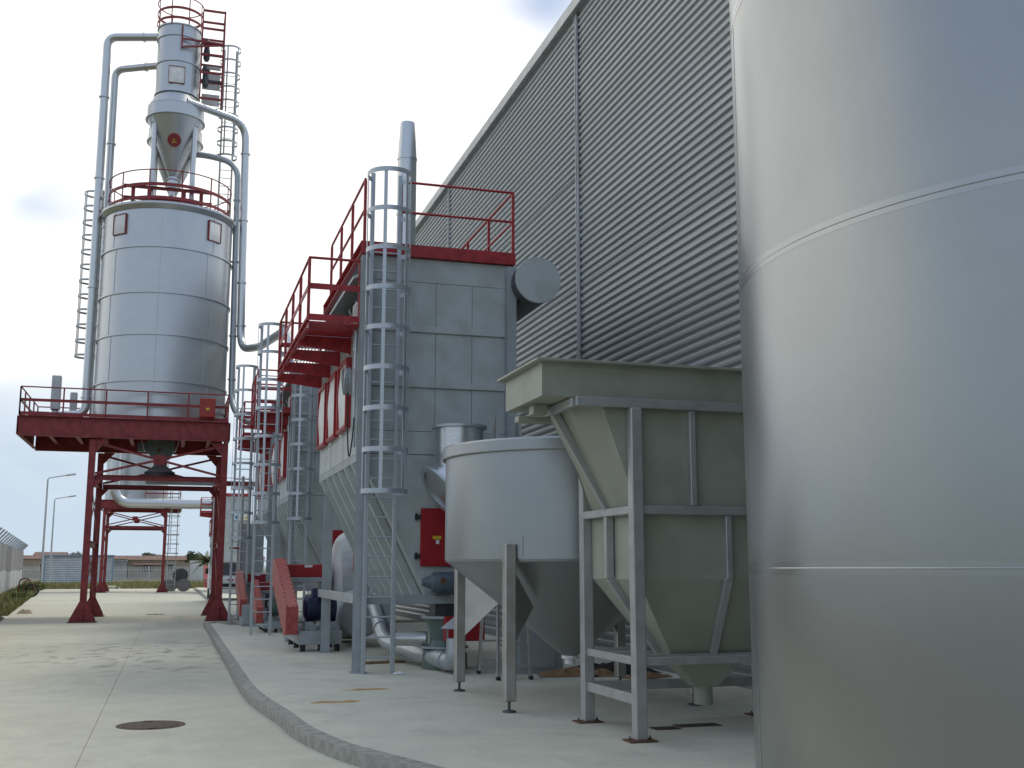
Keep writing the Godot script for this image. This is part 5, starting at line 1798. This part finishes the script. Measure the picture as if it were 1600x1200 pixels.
# ------------------------------------------------------------------ background
func build_background() -> void:
	# boundary wall: bays between piers, pale lower half, wire brackets on top
	var wt := thing("boundary_wall", "long grey boundary wall with whitened lower half and slanted wire brackets", "wall", "", Vector3.ZERO)
	var p0 := Vector3(-8.85, 0, -64.0)
	var dir := Vector3(-3.45, 0, -41.0).normalized()
	var side := Vector3(dir.z, 0, -dir.x)
	if side.x < 0:
		side = -side
	var bs := Basis(side, Vector3.UP, -dir)      # local -z runs along the wall
	for k in 15:
		var o := p0 + dir * (-46.0 + k * 6.0)
		var b := MB.new()
		b.span(Vector3(-0.1, 0, -5.75), Vector3(0.1, 3.05 + 0.0, 0))
		part(wt, "wall_bay", b, M.wall_grey, o, bs)
		b = MB.new()
		b.span(Vector3(0.1, 0.0, -5.75), Vector3(0.112, 1.42 + 0.05 * sin(k * 2.3), 0))
		part(wt, "whitewashed_base", b, M.wall_white, o, bs)
		b = MB.new()
		b.span(Vector3(-0.105, 0, -6.0), Vector3(0.116, 3.10, -5.75), 0.004)
		part(wt, "pier", b, M.wall_grey, o, bs)
		for j in 2:
			b = MB.new()
			b.bar(Vector3(0, 3.05, 0), Vector3(0.50, 3.60, 0), 0.10, 0.10, Vector3(0, 0, 1))
			part(wt, "wire_bracket", b, M.wall_white, o + bs * Vector3(0, 0, -0.8 - j * 3.0), bs)
		for j in 3:
			b = MB.new()
			b.tube(PackedVector3Array([Vector3(0.12 + j * 0.14, 3.2 + j * 0.165, 0), Vector3(0.12 + j * 0.14, 3.2 + j * 0.165, -6.0)]), 0.006, 5, false)
			part(wt, "wire", b, M.hopper_frame, o, bs)
	# soil of the verge
	var vs := MB.new()
	vs.quad(Vector3(verge_x(12) - 0.02, -0.02, 12), Vector3(verge_x(-100) - 0.02, -0.02, -100), Vector3(-16, -0.02, -100), Vector3(-9, -0.02, 12), Vector3.UP)
	structure("verge", vs, M.soil)
	grass("grass_verge", "weedy green grass strip along the boundary wall", 9000, func() -> Array:
		var z := rng.randf_range(-106, -26)
		var e := verge_x(z) - 0.05
		var w := -8.85 + (z + 64.0) * (-3.45 / -41.0) + 0.2
		var x := lerpf(e, w, pow(rng.randf(), 0.9))
		return [x, z, rng.randf_range(0.08, 0.30) * (1.5 if rng.randf() < 0.12 else 1.0), 1.0])
	grass("dry_grass", "yellowish dry grass between the yard and the palisade fence", 9000, func() -> Array:
		var z := -95.2 - pow(rng.randf(), 1.4) * 40.0
		return [rng.randf_range(-16, 14), z, rng.randf_range(0.10, 0.42), 0.0])
	# bushes on the verge
	for q in [[-7.2, -62.0, 0.42, "round weedy bush on the verge by the wall"], [-8.9, -80.0, 0.62, "taller leafy bush on the verge close to the lamp posts"], [-9.2, -90.0, 0.6, "low bush at the far end of the verge"]]:
		bush(q[3], Vector3(q[0], 0, q[1]), q[2])
	# street lamps
	for q in [[-9.35, -93.0, "tall street lamp with single arm near the boundary wall"], [-11.4, -121.0, "farther street lamp with single arm behind the first"]]:
		var l := thing("street_lamp", q[2], "street lamp", "street lamps", Vector3(q[0], 0, q[1]))
		var b := MB.new()
		b.tube(PackedVector3Array([Vector3(0, 0, 0), Vector3(0, 8.4, 0)]), 0.10, 12, true, 0.06)
		part(l, "pole", b, M.trim)
		b = MB.new()
		b.tube(curve([Vector3(0, 8.35, 0), Vector3(0.05, 8.5, 0), Vector3(1.35, 8.75, 0)], 0.2), 0.04, 8)
		part(l, "arm", b, M.trim)
		b = MB.new()
		b.box(Vector3(1.65, 8.80, 0), Vector3(0.75, 0.14, 0.3), 0.05, Basis(Vector3.BACK, 0.17))
		part(l, "lamp_head", b, M.insulation_white)
	# shed
	var sh := thing("corrugated_shed", "white shed of horizontal corrugated sheet with blue trim", "shed", "", Vector3(-12.6, 0, -128.0))
	for k in 3:
		var b := MB.new()
		var n := 24
		for i in n * 4:
			var y0 := 0.1 + i * 2.75 / (n * 4)
			var y1 := 0.1 + (i + 1) * 2.75 / (n * 4)
			var z0 := 0.05 * sin(TAU * i / 8.0)
			var z1 := 0.05 * sin(TAU * (i + 1) / 8.0)
			b.quad(Vector3(k * 2.25, y0, z0), Vector3(k * 2.25 + 2.2, y0, z0), Vector3(k * 2.25 + 2.2, y1, z1), Vector3(k * 2.25, y1, z1), Vector3(0, 0, 1))
		part(sh, "sheet", b, M.shed_white)
	var b3 := MB.new()
	b3.span(Vector3(0.02, 0.0, -3.0), Vector3(6.68, 2.85, -0.07))
	part(sh, "body", b3, M.shed_white)
	b3 = MB.new()
	b3.span(Vector3(-0.15, 2.86, -3.1), Vector3(6.85, 3.02, 0.18), 0.02)
	part(sh, "roof", b3, M.shed_blue)
	b3 = MB.new()
	b3.span(Vector3(-0.12, 0.0, -0.06), Vector3(0.0, 2.85, 0.1))
	b3.span(Vector3(6.7, 0.0, -0.06), Vector3(6.82, 2.85, 0.1))
	part(sh, "corner_post", b3, M.shed_blue)
	# palisade fence
	var fe := thing("palisade_fence", "pale palisade fence with pointed pickets across the end of the yard", "fence", "", Vector3(0, 0, -140))
	var pk := MB.new()
	var x := -22.0
	while x < 24.0:
		pk.prism(PackedVector2Array([Vector2(x, 0.1), Vector2(x + 0.07, 0.1), Vector2(x + 0.07, 1.75), Vector2(x + 0.035, 1.9), Vector2(x, 1.75)]), 0.02)
		x += 0.17
	var po := part(fe, "pickets", pk, M.insulation_white)
	po.set_meta("kind", "stuff")
	for y in [0.45, 1.45]:
		var b := MB.new()
		b.span(Vector3(-22, y - 0.03, -0.05), Vector3(24, y + 0.03, -0.002))
		part(fe, "rail", b, M.insulation_white)
	for k in 17:
		var b := MB.new()
		b.span(Vector3(-22 + k * 2.8, 0, -0.12), Vector3(-21.9 + k * 2.8, 1.85, -0.052))
		part(fe, "post", b, M.insulation_white)
	# low houses beyond the fence
	house("grey plain block house left of the tan house", Vector3(-9.2, 0, -180), 3.0, 3.0, M.house_grey, M.house_grey, [], false)
	house("low tan house with an awning over a dark window", Vector3(-6.0, 0, -182), 8.2, 3.3, M.house_tan, M.terracotta, [[2.0, 1.0, 1.5, 1.1], [5.6, 1.2, 1.0, 1.0]], true)
	house("long low house with tan wall and terracotta roof far behind", Vector3(-26.0, 0, -205), 42.0, 3.6, M.house_tan, M.terracotta, [[5.0, 1.2, 1.2, 1.2], [10.0, 1.2, 1.2, 1.2], [33.0, 1.2, 1.6, 1.2], [37.0, 1.2, 1.2, 1.2]], false)
	house("bright white garden wall house beside the palm", Vector3(3.0, 0, -178), 3.1, 2.9, M.house_white, M.house_white, [], false)
	house("small house with a chimney-like tower above the white shed", Vector3(-23.0, 0, -215), 5.0, 4.3, M.house_tan, M.terracotta, [[1.0, 1.6, 1.0, 1.2]], false)
	house("pale house showing between the lamp posts", Vector3(-19.0, 0, -190), 3.4, 3.4, M.house_white, M.terracotta, [[1.0, 1.2, 0.9, 1.0]], false)
	palm(Vector3(5.0, 0, -168))
	for q in [[3.6, -195.0, 1.7, "dark rounded tree behind the palm"], [-3.0, -212.0, 2.2, "small tree above the tan house roof"], [9.5, -186.0, 2.4, "bushy tree right of the palm"], [-16.5, -214.0, 2.3, "small tree behind the white shed"]]:
		tree(q[3], Vector3(q[0], 0, q[1]), q[2])
	# cable drums and pale sacks at the end of the yard
	drum("upright dark cable drum leaning on the paler one", Vector3(0.75, 1.12, -83.8), 0.47, M.dark_steel, 0.25)
	drum("pale grey cable drum lying in front of the dark one", Vector3(1.0, 0.44, -83.0), 0.44, M.drum_grey, -0.2)
	drum("grey cable drum beside the far frame leg", Vector3(0.05, 0.42, -83.4), 0.42, M.drum_grey, 0.5)
	var o := part(self, "pale_sack", crumple(Vector3(2.4, 0.5, 1.2), 14, 41, 0.4), M.pale_plastic, Vector3(-5.0, -0.06, -98.5))
	tag(o, "pale plastic sack lying in the dry grass", "sack")
	o = part(self, "rubble_heap", crumple(Vector3(3.0, 0.7, 1.2), 16, 47, 0.7), M.soil, Vector3(4.3, -0.06, -97.0))
	tag(o, "low heap of earth near the cable drums", "rubble")
	o = part(self, "rubble_stone", crumple(Vector3(0.5, 0.3, 0.4), 8, 51, 0.5), M.house_tan, Vector3(-4.9, 0.0, -44.0))
	tag(o, "pale stone lying on the edge of the verge", "stone")
	o = part(self, "plastic_sheet", crumple(Vector3(0.7, 0.12, 0.5), 10, 53, 0.5), M.pale_plastic, Vector3(-5.35, -0.02, -41.0))
	tag(o, "flat white plastic sheet in the verge grass", "litter")
	# old handcart-like wheel frame by the wall
	var br := thing("wheel_frame", "rusty metal frame with a wheel leaning at the wall foot", "cart", "", Vector3(-8.1, 0, -69.0))
	var bb := MB.new()
	bb.tube(curve([Vector3(0, 0.1, 0), Vector3(0.05, 1.0, 0), Vector3(0.5, 1.05, 0), Vector3(0.9, 0.4, 0.1)], 0.2), 0.04, 8)
	bb.tube(curve([Vector3(0.3, 0.1, 0.4), Vector3(0.35, 0.9, 0.4), Vector3(0.6, 0.95, 0.2)], 0.2), 0.04, 8)
	part(br, "frame", bb, M.rusty)
	bb = MB.new()
	bb.ring(0.28, 0.36, -0.05, 0.05, 24, 0, TAU, Vector3(0.75, 0.36, 0.2), Basis(Vector3.RIGHT, PI / 2))
	part(br, "wheel", bb, M.black_rubber)

func drum(label: String, at: Vector3, r: float, m: Material, turn: float) -> void:
	var t := thing("cable_drum", label, "cable drum", "cable drums at the end of the yard", at)
	t.rotation.y = turn
	var rot := Basis(Vector3.RIGHT, PI / 2)
	for z in [-0.28, 0.28]:
		var b := MB.new()
		b.lathe([Vector2(0, z - 0.03), Vector2(r, z - 0.03), Vector2(r, z + 0.03), Vector2(0, z + 0.03)], 28, 0, TAU, Vector3.ZERO, rot)
		part(t, "flange", b, m)
	var c := MB.new()
	var prof := []
	for k in 8:
		prof.append(Vector2(r * 0.72, -0.25 + k * 0.0625)); prof.append(Vector2(r * 0.76, -0.25 + k * 0.0625 + 0.03))
	prof.append(Vector2(r * 0.72, 0.25))
	c.lathe(prof, 28, 0, TAU, Vector3.ZERO, rot)
	part(t, "wound_cable", c, M.black_rubber)

func grass(called: String, label: String, count: int, pick: Callable) -> void:
	var b := MB.new()
	for i in count:
		var q: Array = pick.call()
		var base := Vector3(q[0], -0.05, q[1])
		var h: float = q[2]
		var g: Color
		if q[3] > 0.5:
			g = Color(0.12, 0.15, 0.045).lerp(Color(0.30, 0.27, 0.11), pow(rng.randf(), 1.2))
		else:
			g = Color(0.17, 0.18, 0.05).lerp(Color(0.34, 0.29, 0.12), rng.randf())
		for k in 3:
			var a := rng.randf() * TAU
			var d := Vector3(cos(a), 0, sin(a))
			var s := Vector3(-d.z, 0, d.x) * (0.012 + 0.05 * h)
			var tip := base + d * h * rng.randf_range(0.2, 0.7) + Vector3.UP * h * rng.randf_range(0.8, 1.2)
			var p := base + d * 0.06 * rng.randf()
			b.tri3(p - s, p + s, tip, Vector3(d.x, 0.8, d.z))
			for z in 3:
				b.col.append(g)
	var o := part(self, called, b, M.leaf)
	tag(o, label, "grass")
	o.set_meta("kind", "stuff")

func leaf_cloud(b: MB, c: Vector3, r: Vector3, count: int, size: float, lo: Color, hi: Color) -> void:
	for i in count:
		var d := Vector3(rng.randfn(), rng.randfn(), rng.randfn()).normalized() * pow(rng.randf(), 0.45)
		var p := c + d * r
		var u := Vector3(rng.randfn(), rng.randfn(), rng.randfn()).normalized()
		var w := u.cross(Vector3(rng.randfn(), rng.randfn(), rng.randfn())).normalized()
		var s := size * rng.randf_range(0.6, 1.3)
		var out := (d + Vector3(0, 0.4, 0)).normalized()
		b.tri3(p - u * s * 0.5, p + w * s * 0.6, p + u * s * 0.5, out)
		b.tri3(p - u * s * 0.5, p - w * s * 0.5, p + u * s * 0.5, out)
		var g := lo.lerp(hi, rng.randf())
		for z in 6:
			b.col.append(g)

func bush(label: String, at: Vector3, r: float) -> void:
	var t := thing("bush", label, "bush", "bushes on the verge", at)
	var b := MB.new()
	for k in 7:
		leaf_cloud(b, Vector3(rng.randf_range(-0.5, 0.5) * r, r * rng.randf_range(0.25, 0.7), rng.randf_range(-0.9, 0.9) * r), Vector3(0.55, 0.45, 0.55) * r, 260, 0.08, Color(0.09, 0.12, 0.03), Color(0.24, 0.24, 0.08))
	part(t, "foliage", b, M.leaf)
	b = MB.new()
	for k in 5:
		b.tube(PackedVector3Array([Vector3(0, -0.06, 0), Vector3(rng.randf_range(-0.4, 0.4) * r, r * 0.7, rng.randf_range(-0.4, 0.4) * r)]), 0.02, 5, true, 0.008)
	part(t, "stems", b, M.bark)

func tree(label: String, at: Vector3, r: float) -> void:
	var t := thing("tree", label, "tree", "trees behind the houses", at)
	var b := MB.new()
	b.tube(PackedVector3Array([Vector3.ZERO, Vector3(0.1, 1.6, 0), Vector3(0.05, 3.0, 0.1)]), 0.22, 8, true, 0.1)
	for k in 5:
		var a := k * 1.3
		b.tube(PackedVector3Array([Vector3(0.08, 2.0, 0), Vector3(cos(a) * r * 0.6, 3.2, sin(a) * r * 0.6)]), 0.08, 6, true, 0.03)
	part(t, "trunk", b, M.bark)
	b = MB.new()
	for k in 14:
		var d := Vector3(rng.randfn(), rng.randfn() * 0.6, rng.randfn()).normalized() * r * rng.randf_range(0.3, 0.8)
		leaf_cloud(b, Vector3(0, 3.3, 0) + d * Vector3(1, 0.6, 1), Vector3(0.42, 0.3, 0.42) * r, 160, 0.22, Color(0.04, 0.06, 0.02), Color(0.11, 0.13, 0.05))
	part(t, "crown", b, M.leaf)

func palm(at: Vector3) -> void:
	var t := thing("palm_tree", "palm tree with drooping fronds beside the white wall", "tree", "", at)
	var b := MB.new()
	b.tube(PackedVector3Array([Vector3.ZERO, Vector3(0.05, 1.2, 0), Vector3(0.0, 2.4, 0)]), 0.38, 12, true, 0.30)
	part(t, "trunk", b, M.bark)
	for k in 26:
		var a := k * 2.399
		var up := lerpf(1.25, -0.1, float(k) / 26)
		var l := rng.randf_range(2.4, 3.2)
		b = MB.new()
		var d := Vector3(cos(a), 0, sin(a))
		var s := Vector3(-d.z, 0, d.x)
		var g := Color(0.055, 0.08, 0.03).lerp(Color(0.13, 0.15, 0.06), rng.randf())
		var prev := Vector3(0, 2.4, 0)
		for j in 10:
			var u := (j + 1) / 10.0
			var p := Vector3(0, 2.4, 0) + d * l * u * cos(up * (1 - u * 0.5)) * 0.85 + Vector3.UP * (l * sin(up) * u - 1.5 * u * u * (1.2 - up * 0.5))
			b.quad(prev - s * 0.025, prev + s * 0.025, p + s * 0.02, p - s * 0.02, Vector3.UP)
			for z in 4:
				b.col.append(Color(0.15, 0.14, 0.06))
			var w := 0.55 * sin(PI * clampf(u * 0.9 + 0.1, 0, 1)) + 0.05
			for q in [-1.0, 1.0]:
				for m in 2:
					var c := prev.lerp(p, m * 0.5)
					b.tri3(c, c + (p - prev) * 0.45, c + s * q * w + (p - prev) * 1.1 + Vector3.DOWN * w * 0.45, Vector3.UP)
					for z in 3:
						b.col.append(g)
			prev = p
		part(t, "frond", b, M.leaf)

func house(label: String, at: Vector3, w: float, h: float, wall: Material, roof: Material, wins: Array, awning: bool) -> void:
	var t := thing("house", label, "house", "low houses beyond the fence", at)
	var d := 6.0
	var b := MB.new()
	b.span(Vector3(0, -0.1, -d), Vector3(w, h - 0.4, 0))
	part(t, "wall", b, wall)
	b = MB.new()
	if roof == wall:
		b.span(Vector3(-0.08, h - 0.4, -d - 0.1), Vector3(w + 0.08, h - 0.15, 0.08), 0.02)
	else:
		b.prism(PackedVector2Array([Vector2(0.35, h - 0.42), Vector2(-d * 0.5, h + 0.2), Vector2(-d - 0.35, h - 0.42)]), w + 0.5, Vector3(-0.25, 0, 0), Basis(Vector3(0, 0, 1), Vector3.UP, Vector3(1, 0, 0)))
	part(t, "roof", b, roof)
	for q in wins:
		b = MB.new()
		b.span(Vector3(q[0] - 0.08, q[1] - 0.08, 0.0), Vector3(q[0] + q[2] + 0.08, q[1] + q[3] + 0.08, 0.04))
		var f := part(t, "window", b, M.house_white)
		b = MB.new()
		b.span(Vector3(q[0], q[1], 0.04), Vector3(q[0] + q[2], q[1] + q[3], 0.046))
		part(f, "pane", b, M.window_dark)
	if awning:
		b = MB.new()
		b.prism(PackedVector2Array([Vector2(0.05, 2.5), Vector2(1.4, 2.15), Vector2(1.4, 2.08), Vector2(0.05, 2.43)]), 4.6, Vector3(0.6, 0, 0), Basis(Vector3(0, 0, 1), Vector3.UP, Vector3(1, 0, 0)))
		part(t, "awning", b, M.terracotta)
